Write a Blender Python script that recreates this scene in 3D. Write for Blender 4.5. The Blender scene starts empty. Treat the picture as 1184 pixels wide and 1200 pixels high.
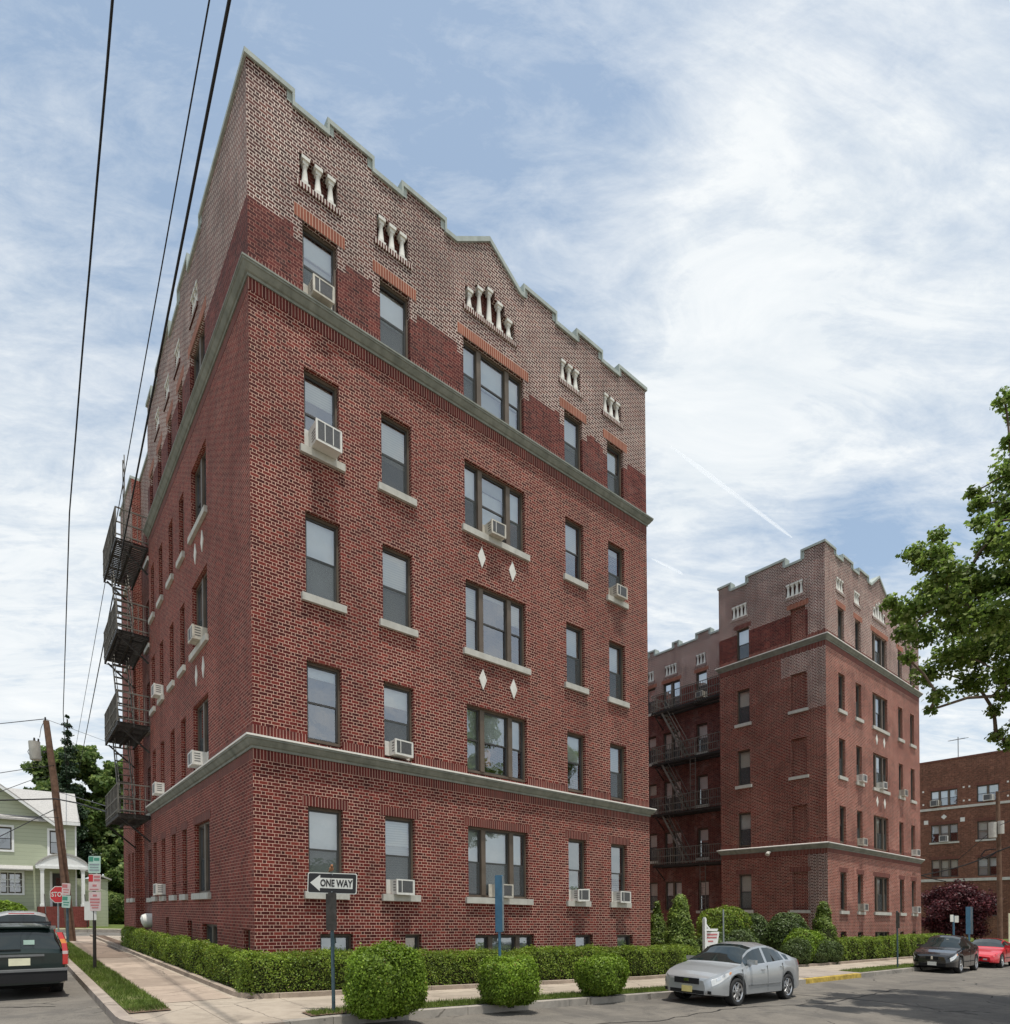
import bpy, math, random
import numpy as np
from mathutils import Vector, Matrix
R = math.radians
rnd = random.Random(7)
rng = np.random.default_rng(11)
SC = bpy.context.scene
COL = SC.collection

# ------------------------------------------------------------------ materials
class NT:
    def __init__(s, name):
        s.m = bpy.data.materials.new(name); s.m.use_nodes = True
        s.t = s.m.node_tree; s.t.nodes.clear()
        s.out = s.t.nodes.new('ShaderNodeOutputMaterial')
    def n(s, typ, **k):
        nd = s.t.nodes.new(typ)
        for a, b in k.items(): setattr(nd, a, b)
        return nd
    def l(s, a, b): s.t.links.new(a, b)
    def put(s, sock, v):
        if hasattr(v, 'is_linked') or isinstance(v, bpy.types.NodeSocket): s.l(v, sock)
        elif isinstance(v, (tuple, list)) and sock.type == 'RGBA' and len(v) == 3: sock.default_value = (*v, 1)
        else: sock.default_value = v
    def M(s, op, a, b=None, c=None):
        nd = s.n('ShaderNodeMath', operation=op)
        for i, v in enumerate((a, b, c)):
            if v is not None: s.put(nd.inputs[i], v)
        return nd.outputs[0]
    def mix(s, f, a, b, mode='MIX'):
        nd = s.n('ShaderNodeMix', data_type='RGBA', blend_type=mode)
        s.put(nd.inputs[0], f); s.put(nd.inputs[6], a); s.put(nd.inputs[7], b)
        return nd.outputs[2]
    def noise(s, vec, scale, detail=4, rough=.55, dist=0):
        nd = s.n('ShaderNodeTexNoise')
        if vec is not None: s.l(vec, nd.inputs['Vector'])
        nd.inputs['Scale'].default_value = scale; nd.inputs['Detail'].default_value = detail
        nd.inputs['Roughness'].default_value = rough; nd.inputs['Distortion'].default_value = dist
        return nd.outputs['Fac']
    def ramp(s, f, stops):
        nd = s.n('ShaderNodeValToRGB'); s.l(f, nd.inputs[0])
        e = nd.color_ramp.elements
        while len(e) < len(stops): e.new(.5)
        for i, (p, c) in enumerate(stops):
            e[i].position = p; e[i].color = (*c, 1) if len(c) == 3 else c
        return nd.outputs[0]
    def rng(s, f, a, b, c=0., d=1.):
        nd = s.n('ShaderNodeMapRange'); s.put(nd.inputs[0], f)
        for i, v in enumerate((a, b, c, d)): nd.inputs[i+1].default_value = v
        return nd.outputs[0]
    def obj(s): return s.n('ShaderNodeTexCoord').outputs['Object']
    def scale(s, vec, sc):
        nd = s.n('ShaderNodeMapping'); s.l(vec, nd.inputs[0]); nd.inputs['Scale'].default_value = sc
        return nd.outputs[0]
    def bump(s, h, st=.3, d=.01):
        nd = s.n('ShaderNodeBump'); s.l(h, nd.inputs['Height'])
        nd.inputs['Strength'].default_value = st; nd.inputs['Distance'].default_value = d
        return nd.outputs[0]
    def prin(s, col, rough=.7, metal=0., normal=None, spec=.5, coat=0.):
        p = s.n('ShaderNodeBsdfPrincipled')
        s.put(p.inputs['Base Color'], col); s.put(p.inputs['Roughness'], rough); s.put(p.inputs['Metallic'], metal)
        s.put(p.inputs['Specular IOR Level'], spec)
        if coat: p.inputs['Coat Weight'].default_value = coat; p.inputs['Coat Roughness'].default_value = .04
        if normal: s.l(normal, p.inputs['Normal'])
        s.l(p.outputs[0], s.out.inputs[0])
        return p

def simple(name, col, rough=.6, metal=0., spec=.5, coat=0., var=.12, vs=6., bump=0.):
    t = NT(name); o = t.obj()
    f = t.noise(o, vs, 5, .6)
    c = t.mix(t.rng(f, .3, .7), tuple(x*(1-var) for x in col), tuple(min(1, x*(1+var)) for x in col))
    nb = t.bump(t.noise(o, vs*6, 3), bump, .01) if bump else None
    t.prin(c, rough, metal, nb, spec, coat)
    return t.m

def brick(name, cols, mortar, header=.80, ch=.0665, st=.168, hd=.072, jt=.0135, stain=.25, effl=0.):
    """Flemish bond: stretchers and darker headers alternate in each course."""
    t = NT(name)
    uv = t.n('ShaderNodeUVMap'); uv.uv_map = 'UVMap'
    sp = t.n('ShaderNodeSeparateXYZ'); t.l(uv.outputs[0], sp.inputs[0])
    # slight waviness of the courses
    u0, v0 = sp.outputs[0], sp.outputs[1]
    P = st+hd
    r = t.M('DIVIDE', v0, ch); row = t.M('FLOOR', r); fv = t.M('MULTIPLY', t.M('FRACT', r), ch)
    half = t.M('MULTIPLY', t.M('FLOORED_MODULO', row, 2.), .5)
    jit = t.n('ShaderNodeTexWhiteNoise', noise_dimensions='1D'); t.l(row, jit.inputs['W'])
    uu = t.M('ADD', t.M('ADD', t.M('DIVIDE', u0, P), half), t.M('MULTIPLY', jit.outputs[0], .09))
    cell = t.M('FLOOR', uu); fu = t.M('MULTIPLY', t.M('FRACT', uu), P)
    ish = t.M('GREATER_THAN', fu, st)
    lu = t.M('SUBTRACT', fu, t.M('MULTIPLY', ish, st))
    mor = t.M('MAXIMUM', t.M('LESS_THAN', fv, jt), t.M('LESS_THAN', lu, jt))
    cb = t.n('ShaderNodeCombineXYZ'); t.l(t.M('ADD', t.M('MULTIPLY', cell, 2.), ish), cb.inputs[0]); t.l(row, cb.inputs[1])
    wn = t.n('ShaderNodeTexWhiteNoise', noise_dimensions='2D'); t.l(cb.outputs[0], wn.inputs['Vector'])
    c = t.ramp(wn.outputs[0], [(0, cols[0]), (.45, cols[1]), (.8, cols[2]), (1, cols[3])])
    c = t.mix(ish, c, t.mix(1., c, (header,)*3, 'MULTIPLY'))
    big = t.noise(uv.outputs[0], .45, 5, .62, .4)
    streak = t.noise(t.scale(uv.outputs[0], (3.2, .22, 1)), 1., 4, .6)
    fine = t.noise(uv.outputs[0], 26., 3, .6)
    mc = t.mix(t.rng(fine, .3, .7), tuple(x*.82 for x in mortar), mortar)
    mc = t.mix(t.rng(t.noise(uv.outputs[0], .8, 6, .66, 1.), .42, .6), mc, tuple(min(.8, x*1.22) for x in mortar))
    c = t.mix(mor, c, mc)
    d = t.rng(t.M('ADD', t.M('MULTIPLY', big, .6), t.M('MULTIPLY', streak, .4)), .38, .66, 1.-stain, 1.+stain*.35)
    cc = t.n('ShaderNodeCombineXYZ')
    for i in range(3): t.l(d, cc.inputs[i])
    c = t.mix(1., c, cc.outputs[0], 'MULTIPLY')
    if effl:
        e = t.M('MULTIPLY', t.rng(t.noise(uv.outputs[0], 1.1, 6, .7, .8), .52, .74), effl)
        c = t.mix(e, c, (.55, .47, .42))
    h = t.M('ADD', t.M('SUBTRACT', 1., mor), t.M('MULTIPLY', fine, .4))
    t.prin(c, t.rng(fine, .2, .8, .78, .95), 0, t.bump(h, .35, .006), .25)
    return t.m

def soldier(name, a, b, mortar, pitch=.064, jt=.012):
    t = NT(name)
    uv = t.n('ShaderNodeUVMap'); uv.uv_map = 'UVMap'
    sp = t.n('ShaderNodeSeparateXYZ'); t.l(uv.outputs[0], sp.inputs[0])
    q = t.M('DIVIDE', sp.outputs[0], pitch); f = t.M('MULTIPLY', t.M('FRACT', q), pitch)
    mor = t.M('LESS_THAN', f, jt)
    wn = t.n('ShaderNodeTexWhiteNoise', noise_dimensions='1D'); t.l(t.M('FLOOR', q), wn.inputs['W'])
    c = t.mix(wn.outputs[0], a, b); c = t.mix(mor, c, mortar)
    big = t.noise(uv.outputs[0], 1.2, 4)
    c = t.mix(t.rng(big, .35, .7, 0, .3), c, tuple(x*.45 for x in a))
    t.prin(c, .85, 0, t.bump(t.M('SUBTRACT', 1., mor), .3, .006), .25)
    return t.m

def stone(name, col, dark, s=3., amt=.6):
    t = NT(name); o = t.obj()
    f = t.noise(o, s, 7, .65, .6); g = t.noise(t.scale(o, (6, 6, .8)), 1., 4, .6)
    k = t.M('MULTIPLY', t.rng(t.M('ADD', t.M('MULTIPLY', f, .6), t.M('MULTIPLY', g, .4)), .4, .66), amt)
    t.prin(t.mix(k, col, dark), .85, 0, t.bump(t.noise(o, 40, 3), .2, .004), .3)
    return t.m

def leafmat(name, stops, trans=.25, rough=.5, clump=1.6):
    t = NT(name)
    ge = t.n('ShaderNodeNewGeometry')
    c = t.ramp(ge.outputs['Random Per Island'], stops)
    k = t.rng(t.noise(ge.outputs['Position'], clump, 3), .35, .65, .72, 1.22)
    cc = t.n('ShaderNodeCombineXYZ')
    for i in range(3): t.l(k, cc.inputs[i])
    c = t.mix(1., c, cc.outputs[0], 'MULTIPLY')
    p = t.prin(c, rough, 0, None, .35)
    tr = t.n('ShaderNodeBsdfTranslucent'); t.l(c, tr.inputs[0])
    mx = t.n('ShaderNodeMixShader'); mx.inputs[0].default_value = trans
    t.l(p.outputs[0], mx.inputs[1]); t.l(tr.outputs[0], mx.inputs[2]); t.l(mx.outputs[0], t.out.inputs[0])
    return t.m

def glassmat(name, tint=(.72, .78, .78), ior=1.55, rough=.015, base=.06):
    t = NT(name)
    tr = t.n('ShaderNodeBsdfTransparent'); tr.inputs[0].default_value = (*tint, 1)
    gl = t.n('ShaderNodeBsdfGlossy'); gl.inputs['Roughness'].default_value = rough; gl.inputs[0].default_value = (.95, .97, 1, 1)
    fr = t.n('ShaderNodeFresnel'); fr.inputs[0].default_value = ior
    oi = t.n('ShaderNodeObjectInfo'); ge = t.n('ShaderNodeNewGeometry'); cb = t.n('ShaderNodeCombineXYZ')
    wn = t.n('ShaderNodeTexWhiteNoise', noise_dimensions='1D'); t.l(oi.outputs['Random'], wn.inputs['W'])
    va = t.n('ShaderNodeVectorMath', operation='MULTIPLY_ADD'); t.l(wn.outputs['Color'], va.inputs[0]); va.inputs[1].default_value = (.10, .10, .14); va.inputs[2].default_value = (-.05, -.05, -.07)
    bp = t.n('ShaderNodeBump'); t.l(t.noise(t.obj(), 2.2, 3), bp.inputs['Height']); bp.inputs['Strength'].default_value = .10; bp.inputs['Distance'].default_value = .02
    vb = t.n('ShaderNodeVectorMath', operation='ADD'); t.l(bp.outputs[0], vb.inputs[0]); t.l(va.outputs[0], vb.inputs[1])
    vn = t.n('ShaderNodeVectorMath', operation='NORMALIZE'); t.l(vb.outputs[0], vn.inputs[0]); t.l(vn.outputs[0], gl.inputs['Normal'])
    k = t.M('ADD', fr.outputs[0], base)
    mx = t.n('ShaderNodeMixShader'); t.l(k, mx.inputs[0]); t.l(tr.outputs[0], mx.inputs[1]); t.l(gl.outputs[0], mx.inputs[2])
    t.l(mx.outputs[0], t.out.inputs[0])
    return t.m

def screenmat(name):
    t = NT(name)
    tr = t.n('ShaderNodeBsdfTransparent'); df = t.n('ShaderNodeBsdfDiffuse'); df.inputs[0].default_value = (.10, .11, .11, 1)
    mx = t.n('ShaderNodeMixShader'); mx.inputs[0].default_value = .5
    t.l(tr.outputs[0], mx.inputs[1]); t.l(df.outputs[0], mx.inputs[2]); t.l(mx.outputs[0], t.out.inputs[0])
    return t.m

def asphalt(name):
    t = NT(name); o = t.obj()
    f1 = t.noise(o, 60, 3, .7); f2 = t.noise(o, 1.1, 6, .65, .5); f3 = t.noise(t.scale(o, (.18, 1.3, 1)), 1., 5, .6)
    c = t.mix(t.rng(f1, .3, .75), (.09, .081, .070), (.20, .182, .156))
    c = t.mix(t.rng(f2, .42, .62, 0, .5), c, (.22, .199, .168))
    c = t.mix(t.rng(f3, .5, .68, 0, .42), c, (.085, .079, .073))
    f4 = t.noise(o, .35, 5, .7, 1.5)
    c = t.mix(t.rng(f4, .53, .56, 0, .38), c, (.075, .071, .067))
    f5 = t.noise(o, 2.7, 5, .75, .8)
    c = t.mix(t.rng(f5, .62, .72, 0, .6), c, (.045, .043, .04))
    v = t.n('ShaderNodeTexVoronoi', feature='DISTANCE_TO_EDGE'); v.inputs['Scale'].default_value = .55
    nz = t.n('ShaderNodeTexNoise'); nz.inputs['Scale'].default_value = 2.2; nz.inputs['Detail'].default_value = 5
    t.l(o, nz.inputs['Vector'])
    mv = t.n('ShaderNodeMix', data_type='VECTOR'); mv.inputs[0].default_value = .22
    t.l(o, mv.inputs[4]); t.l(nz.outputs['Color'], mv.inputs[5]); t.l(mv.outputs[1], v.inputs['Vector'])
    crack = t.M('MULTIPLY', t.M('LESS_THAN', v.outputs['Distance'], .007), t.rng(f2, .5, .62))
    c = t.mix(crack, c, (.018, .017, .016))
    t.prin(c, .88, 0, t.bump(f1, .4, .006), .3)
    return t.m

def concrete(name, a, b, jx=0., jy=0., tint=.12):
    t = NT(name); o = t.obj()
    f = t.noise(o, 2.4, 7, .65, .4); g = t.noise(o, 55, 3, .6)
    c = t.mix(t.rng(f, .34, .68), a, b)
    c = t.mix(t.rng(g, .3, .75, 0, .3), c, tuple(x*.7 for x in a))
    sp = t.n('ShaderNodeSeparateXYZ'); t.l(o, sp.inputs[0])
    cb = t.n('ShaderNodeCombineXYZ'); j = None
    for i, p in ((0, jx), (1, jy)):
        if p:
            q = t.M('DIVIDE', sp.outputs[i], p); t.l(t.M('FLOOR', q), cb.inputs[i])
            e = t.M('LESS_THAN', t.M('MULTIPLY', t.M('FRACT', q), p), .014)
            j = e if j is None else t.M('MAXIMUM', j, e)
    if j is not None:
        wn = t.n('ShaderNodeTexWhiteNoise', noise_dimensions='2D'); t.l(cb.outputs[0], wn.inputs['Vector'])
        k = t.rng(wn.outputs[0], 0, 1, 1-tint, 1+tint)
        cc = t.n('ShaderNodeCombineXYZ')
        for i in range(3): t.l(k, cc.inputs[i])
        c = t.mix(1., c, cc.outputs[0], 'MULTIPLY')
        c = t.mix(t.M('MULTIPLY', j, .75), c, (.10, .085, .07))
    vo = t.n('ShaderNodeTexVoronoi'); vo.inputs['Scale'].default_value = 3.; t.l(o, vo.inputs['Vector'])
    c = t.mix(t.M('MULTIPLY', t.M('LESS_THAN', vo.outputs['Distance'], .055), .55), c, (.06, .055, .05))
    st = t.noise(o, .9, 6, .7, 1.2)
    c = t.mix(t.rng(st, .52, .66, 0, .45), c, tuple(x*.45 for x in a))
    ve = t.n('ShaderNodeTexVoronoi', feature='DISTANCE_TO_EDGE'); ve.inputs['Scale'].default_value = .42
    mv = t.n('ShaderNodeMix', data_type='VECTOR'); mv.inputs[0].default_value = .25; nz = t.n('ShaderNodeTexNoise'); nz.inputs['Scale'].default_value = 1.8; nz.inputs['Detail'].default_value = 6; t.l(o, nz.inputs['Vector'])
    t.l(o, mv.inputs[4]); t.l(nz.outputs['Color'], mv.inputs[5]); t.l(mv.outputs[1], ve.inputs['Vector'])
    c = t.mix(t.M('MULTIPLY', t.M('LESS_THAN', ve.outputs['Distance'], .004), .6), c, (.07, .06, .05))
    t.prin(c, .9, 0, t.bump(g, .25, .004), .3)
    return t.m

def ground2(name, a, b, c3, s=9.):
    t = NT(name); o = t.obj()
    f = t.noise(o, s, 6, .7); g = t.noise(o, s*.12, 4, .6)
    c = t.mix(t.rng(f, .3, .7), a, b); c = t.mix(t.rng(g, .5, .68, 0, .7), c, c3)
    t.prin(c, .95, 0, t.bump(f, .6, .03), .2)
    return t.m

def siding(name, col):
    t = NT(name); o = t.obj()
    sp = t.n('ShaderNodeSeparateXYZ'); t.l(o, sp.inputs[0])
    q = t.M('FRACT', t.M('DIVIDE', sp.outputs[2], .26))
    c = t.mix(t.M('LESS_THAN', q, .11), col, tuple(x*.75 for x in col))
    c = t.mix(t.rng(t.noise(o, .7, 4), .35, .7, 0, .22), c, tuple(x*.75 for x in col))
    t.prin(c, .6, 0, t.bump(q, .5, .02), .4)
    return t.m

M = {}
CREAM = (.64, .42, .325); PALE = (.68, .55, .48)
M['brick'] = brick('red_brick', [(.06, .010, .009), (.115, .016, .013), (.15, .021, .016), (.20, .034, .024)], CREAM, jt=.0092, stain=.22, effl=.0)
M['brick_side'] = brick('red_brick_side', [(.10, .018, .014), (.165, .028, .021), (.205, .036, .026), (.25, .05, .035)], (.50, .29, .22), jt=.0092, stain=.25, effl=.04)
M['brick_redmortar'] = brick('red_brick_red_mortar', [(.05, .009, .009), (.10, .016, .014), (.135, .022, .018), (.17, .036, .027)], (.36, .17, .13), jt=.0085, stain=.4, effl=.08)
M['brick_orange'] = brick('orange_red_brick', [(.13, .028, .021), (.205, .042, .030), (.25, .055, .038), (.31, .08, .055)], (.60, .41, .32), jt=.0125, stain=.34, effl=.08)
M['brick_weathered'] = brick('weathered_brick', [(.045, .015, .013), (.075, .021, .017), (.105, .028, .022), (.15, .048, .034)], PALE, jt=.0150, stain=.3)
M['brick_pale'] = brick('pale_weathered_brick', [(.09, .030, .024), (.14, .042, .032), (.18, .052, .039), (.22, .078, .056)], (.68, .56, .49), jt=.0175, stain=.36, effl=.06)
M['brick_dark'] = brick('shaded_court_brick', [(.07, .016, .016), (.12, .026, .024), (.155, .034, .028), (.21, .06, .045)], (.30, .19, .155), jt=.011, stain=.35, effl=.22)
M['brick_far'] = brick('brown_brick', [(.10, .04, .026), (.16, .062, .040), (.20, .08, .05), (.26, .11, .07)], (.27, .17, .12), jt=.010, stain=.25)
M['soldier'] = soldier('soldier_brick', (.08, .016, .014), (.15, .027, .021), (.44, .28, .22))
M['rowlock'] = soldier('weathered_rowlock', (.07, .024, .02), (.14, .042, .033), (.70, .62, .55), jt=.024)
M['soldier_orange'] = soldier('orange_lintel_brick', (.24, .070, .040), (.33, .105, .06), (.58, .40, .30))
M['soldier_dark'] = soldier('dark_lintel_brick', (.10, .03, .022), (.15, .045, .032), (.3, .2, .15))
M['cornice'] = stone('weathered_cornice', (.24, .25, .215), (.10, .11, .09), 2.5, .75)
M['white_cap'] = stone('pale_cornice_cap', (.80, .78, .72), (.5, .47, .4), 3., .35)
M['grey_cap'] = stone('grey_cornice_cap', (.27, .285, .25), (.14, .15, .125), 2.5, .6)
M['coping'] = stone('grey_green_coping', (.40, .44, .41), (.2, .23, .2), 2.5, .6)
M['sill'] = stone('limestone_sill', (.52, .51, .46), (.3, .29, .25), 4., .6)
M['white_stone'] = stone('white_cast_stone', (.72, .71, .66), (.45, .43, .37), 6., .5)
M['frame'] = simple('bronze_window_frame', (.11, .085, .062), .55, 0, .4, 0, .2, 3.)
M['frame_dark'] = simple('dark_window_sash', (.045, .043, .04), .45, 0, .5, 0, .2, 5.)
M['pane'] = glassmat('window_glass', (.84, .89, .89), 1.5, .015, .24)
def blindmat(name, stops):
    t = NT(name); oi = t.n('ShaderNodeObjectInfo'); c = t.ramp(oi.outputs['Random'], stops)
    o = t.obj(); sp = t.n('ShaderNodeSeparateXYZ'); t.l(o, sp.inputs[0])
    q = t.M('FRACT', t.M('DIVIDE', sp.outputs[2], .055)); slat = t.M('MULTIPLY', t.M('LESS_THAN', q, .3), t.M('GREATER_THAN', oi.outputs['Random'], .5))
    c = t.mix(t.M('MULTIPLY', slat, .35), c, (.3, .3, .29)); c = t.mix(t.rng(t.noise(o, 2.5, 4), .35, .7, 0, .25), c, (.5, .48, .42))
    t.prin(c, .9, 0, None, .2); return t.m
M['screen'] = screenmat('insect_screen')
M['blind'] = blindmat('white_blind', [(0, (.86, .88, .88)), (.45, (.80, .82, .80)), (.7, (.78, .74, .62)), (1, (.88, .88, .86))])
M['blind_grey'] = blindmat('grey_blind', [(0, (.40, .42, .41)), (.5, (.55, .57, .55)), (1, (.62, .60, .52))])
M['curtain'] = simple('dark_curtain', (.06, .055, .075), .95, 0, .1, 0, .3, 9.)
M['ac'] = simple('beige_enamel', (.66, .65, .60), .4, 0, .5, 0, .06, 9.)
M['ac_old'] = simple('stained_enamel', (.50, .47, .40), .5, 0, .4, 0, .25, 7.)
M['ac_grille'] = simple('dark_grille', (.10, .10, .10), .5, .2, .5, 0, .2, 30.)
M['iron'] = simple('black_iron', (.028, .024, .021), .7, .1, .4, 0, .4, 5.)
M['iron_rail'] = simple('weathered_grey_iron', (.16, .15, .13), .75, .1, .3, 0, .3, 4.)
M['tar'] = simple('roof_tar', (.08, .08, .08), .9)
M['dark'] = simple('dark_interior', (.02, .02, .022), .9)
M['asphalt'] = asphalt('asphalt')
M['sidewalk'] = concrete('street_sidewalk', (.34, .285, .225), (.44, .375, .30), 1.35, 1.8)
M['sidewalk_side'] = concrete('side_sidewalk', (.33, .26, .205), (.42, .335, .265), 0, 1.5, .2)
M['slab_dark'] = concrete('brown_slab', (.19, .14, .105), (.26, .195, .15), 0, 1.5, .1)
M['tar_seam'] = simple('tar_seam', (.022, .021, .02), .7, 0, .3)
M['kerb'] = concrete('concrete_kerb', (.27, .25, .22), (.40, .36, .31), 2.4, 0, .1)
M['kerb_side'] = concrete('side_kerb', (.28, .235, .2), (.40, .34, .28), 0, 2.4, .1)
M['edging'] = concrete('planter_edging', (.31, .25, .195), (.43, .35, .28), 3.1, 3.3, .12)
M['yellow'] = simple('yellow_kerb_paint', (.44, .31, .065), .85, 0, .3, 0, .5, 5.)
M['drive'] = concrete('driveway', (.30, .255, .215), (.40, .345, .29))
M['soil'] = ground2('mulch_soil', (.10, .065, .045), (.20, .14, .10), (.07, .05, .035), 30.)
M['grass'] = ground2('grass', (.06, .09, .016), (.11, .15, .032), (.19, .18, .08), 22.)
M['terrain'] = ground2('terrain', (.05, .09, .02), (.09, .13, .04), (.14, .13, .09), 2.)
M['blade'] = leafmat('grass_blade', [(0, (.08, .125, .02)), (.5, (.13, .19, .032)), (.9, (.19, .245, .05)), (1, (.32, .30, .13))], .38, .6, 2.)
M['hedge'] = leafmat('hedge_leaf', [(0, (.09, .14, .016)), (.4, (.15, .225, .022)), (.8, (.22, .305, .034)), (.97, (.32, .40, .06)), (1, (.22, .14, .05))], .34)
M['bush'] = leafmat('bright_bush_leaf', [(0, (.10, .17, .013)), (.4, (.155, .25, .02)), (.8, (.22, .335, .03)), (.98, (.30, .42, .055)), (1, (.24, .17, .05))], .36)
M['shrub_dark'] = leafmat('dark_shrub_leaf', [(0, (.045, .075, .02)), (.5, (.075, .115, .03)), (1, (.13, .18, .05))], .25)
M['conifer'] = leafmat('cone_shrub_leaf', [(0, (.095, .15, .022)), (.5, (.15, .22, .035)), (1, (.24, .31, .06))], .25)
M['maple'] = leafmat('maple_leaf', [(0, (.10, .17, .028)), (.5, (.18, .27, .05)), (.85, (.27, .36, .085)), (1, (.42, .49, .2))], .58)
M['far_tree'] = leafmat('far_tree_leaf', [(0, (.06, .11, .026)), (.5, (.12, .19, .048)), (1, (.27, .33, .10))], .42, .6, .5)
M['spruce'] = leafmat('spruce_needle', [(0, (.018, .04, .018)), (1, (.04, .07, .028))], .15)
M['purple'] = leafmat('purple_leaf', [(0, (.045, .012, .016)), (.6, (.085, .02, .026)), (1, (.16, .04, .045))], .25, .5, .8)
M['core'] = simple('twig_core', (.03, .035, .014), .95, 0, .1, 0, .4, 12.)
M['bark'] = simple('bark', (.13, .10, .075), .95, 0, .2, 0, .35, 9., .5)
M['pole_wood'] = simple('pole_wood', (.145, .088, .06), .9, 0, .2, 0, .35, 5., .4)
M['galv'] = simple('galvanised_steel', (.30, .34, .35), .5, .6, .5, 0, .2, 8.)
M['blue_steel'] = simple('blue_painted_steel', (.045, .13, .21), .5, .1, .5, 0, .2, 6.)
M['blue_grey_steel'] = simple('blue_grey_post', (.06, .10, .12), .6, .2, .5, 0, .4, 9.)
M['sign_black'] = simple('sign_black', (.012, .012, .013), .45)
M['sign_white'] = simple('sign_white', (.66, .66, .61), .5, 0, .5, 0, .08, 5.)
M['sign_red'] = simple('sign_red', (.52, .02, .025), .45)
M['sign_pink'] = simple('faded_sign', (.62, .50, .48), .55, 0, .4, 0, .1, 5.)
M['sign_pinkmark'] = simple('faded_red_mark', (.50, .17, .17), .55)
M['sign_green'] = simple('sign_green', (.05, .25, .17), .5)
M['sign_mint'] = simple('faded_green_sign', (.42, .58, .50), .55)
M['sign_brown'] = simple('sign_back_dark', (.055, .05, .042), .6, .2, .4, 0, .5, 7.)
M['wire'] = simple('wire_black', (.012, .012, .014), .7)
M['wire_grey'] = simple('wire_grey', (.10, .10, .11), .7)
M['siding'] = siding('sage_siding', (.46, .50, .36))
M['trim'] = simple('white_trim', (.78, .79, .77), .5, 0, .4, 0, .05)
M['roof'] = simple('pale_shingle', (.40, .39, .37), .9, 0, .2, 0, .2, 12., .3)
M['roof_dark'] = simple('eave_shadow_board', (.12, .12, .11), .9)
M['red_step'] = brick('red_step_brick', [(.16, .03, .025), (.2, .04, .03), (.22, .05, .04), (.26, .06, .05)], (.2, .1, .08))
M['tyre'] = simple('tyre_rubber', (.018, .018, .018), .85)
M['rim'] = simple('alloy_rim', (.58, .58, .58), .28, .9, .5, 0, .05)
M['well'] = simple('wheel_well', (.008, .008, .008), .95)
M['silver'] = simple('silver_paint', (.44, .455, .46), .34, .55, .5, .6, .02)
M['black_paint'] = simple('black_paint', (.008, .009, .011), .2, 0, .5, .9, .02)
M['red_paint'] = simple('red_paint', (.56, .012, .022), .28, 0, .5, .8, .03)
M['green_paint'] = simple('dark_green_paint', (.006, .017, .015), .28, 0, .4, .45, .05)
M['white_paint'] = simple('pale_silver_paint', (.30, .30, .30), .35, .3, .5, .6, .02)
M['plastic'] = simple('black_plastic', (.013, .013, .014), .65, 0, .3)
M['bumper_grey'] = simple('grey_bumper', (.15, .155, .155), .55)
M['carglass'] = simple('car_glass', (.012, .02, .02), .04, 0, .8, 0, .05)
M['lamp'] = simple('clear_lamp', (.68, .68, .66), .12, .3, .8, .5, .05)
M['lamp_red'] = simple('red_lamp', (.50, .015, .012), .2, 0, .7, .6, .08)
M['lamp_amber'] = simple('amber_lamp', (.62, .20, .02), .2, 0, .7, .6, .08)
M['chrome'] = simple('chrome', (.75, .75, .75), .12, 1., .5, 0, .02)
M['plate'] = simple('yellow_plate', (.66, .56, .22), .5)
M['plate_pale'] = simple('pale_plate', (.72, .70, .50), .5)
M['amber_figure'] = simple('amber_figure', (.62, .24, .02), .45, 0, .5, 0, .3, 12.)
M['bird'] = simple('bird_brown', (.30, .14, .07), .8, 0, .2, 0, .4, 40.)
M['contrail'] = None

# ------------------------------------------------------------------ ground height, grade of the building courses
def g(x, y):
    if x < 0: s = -.01*x
    elif x < 10: s = -.04*x
    elif x < 40: s = -.4-.022*(x-10)
    else: s = -1.06
    return .36+.022*min(max(y, -20), 60)+s
def SH(p): return (p[0], p[1], p[2]-.02*p[0]+.015*p[1])

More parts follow.
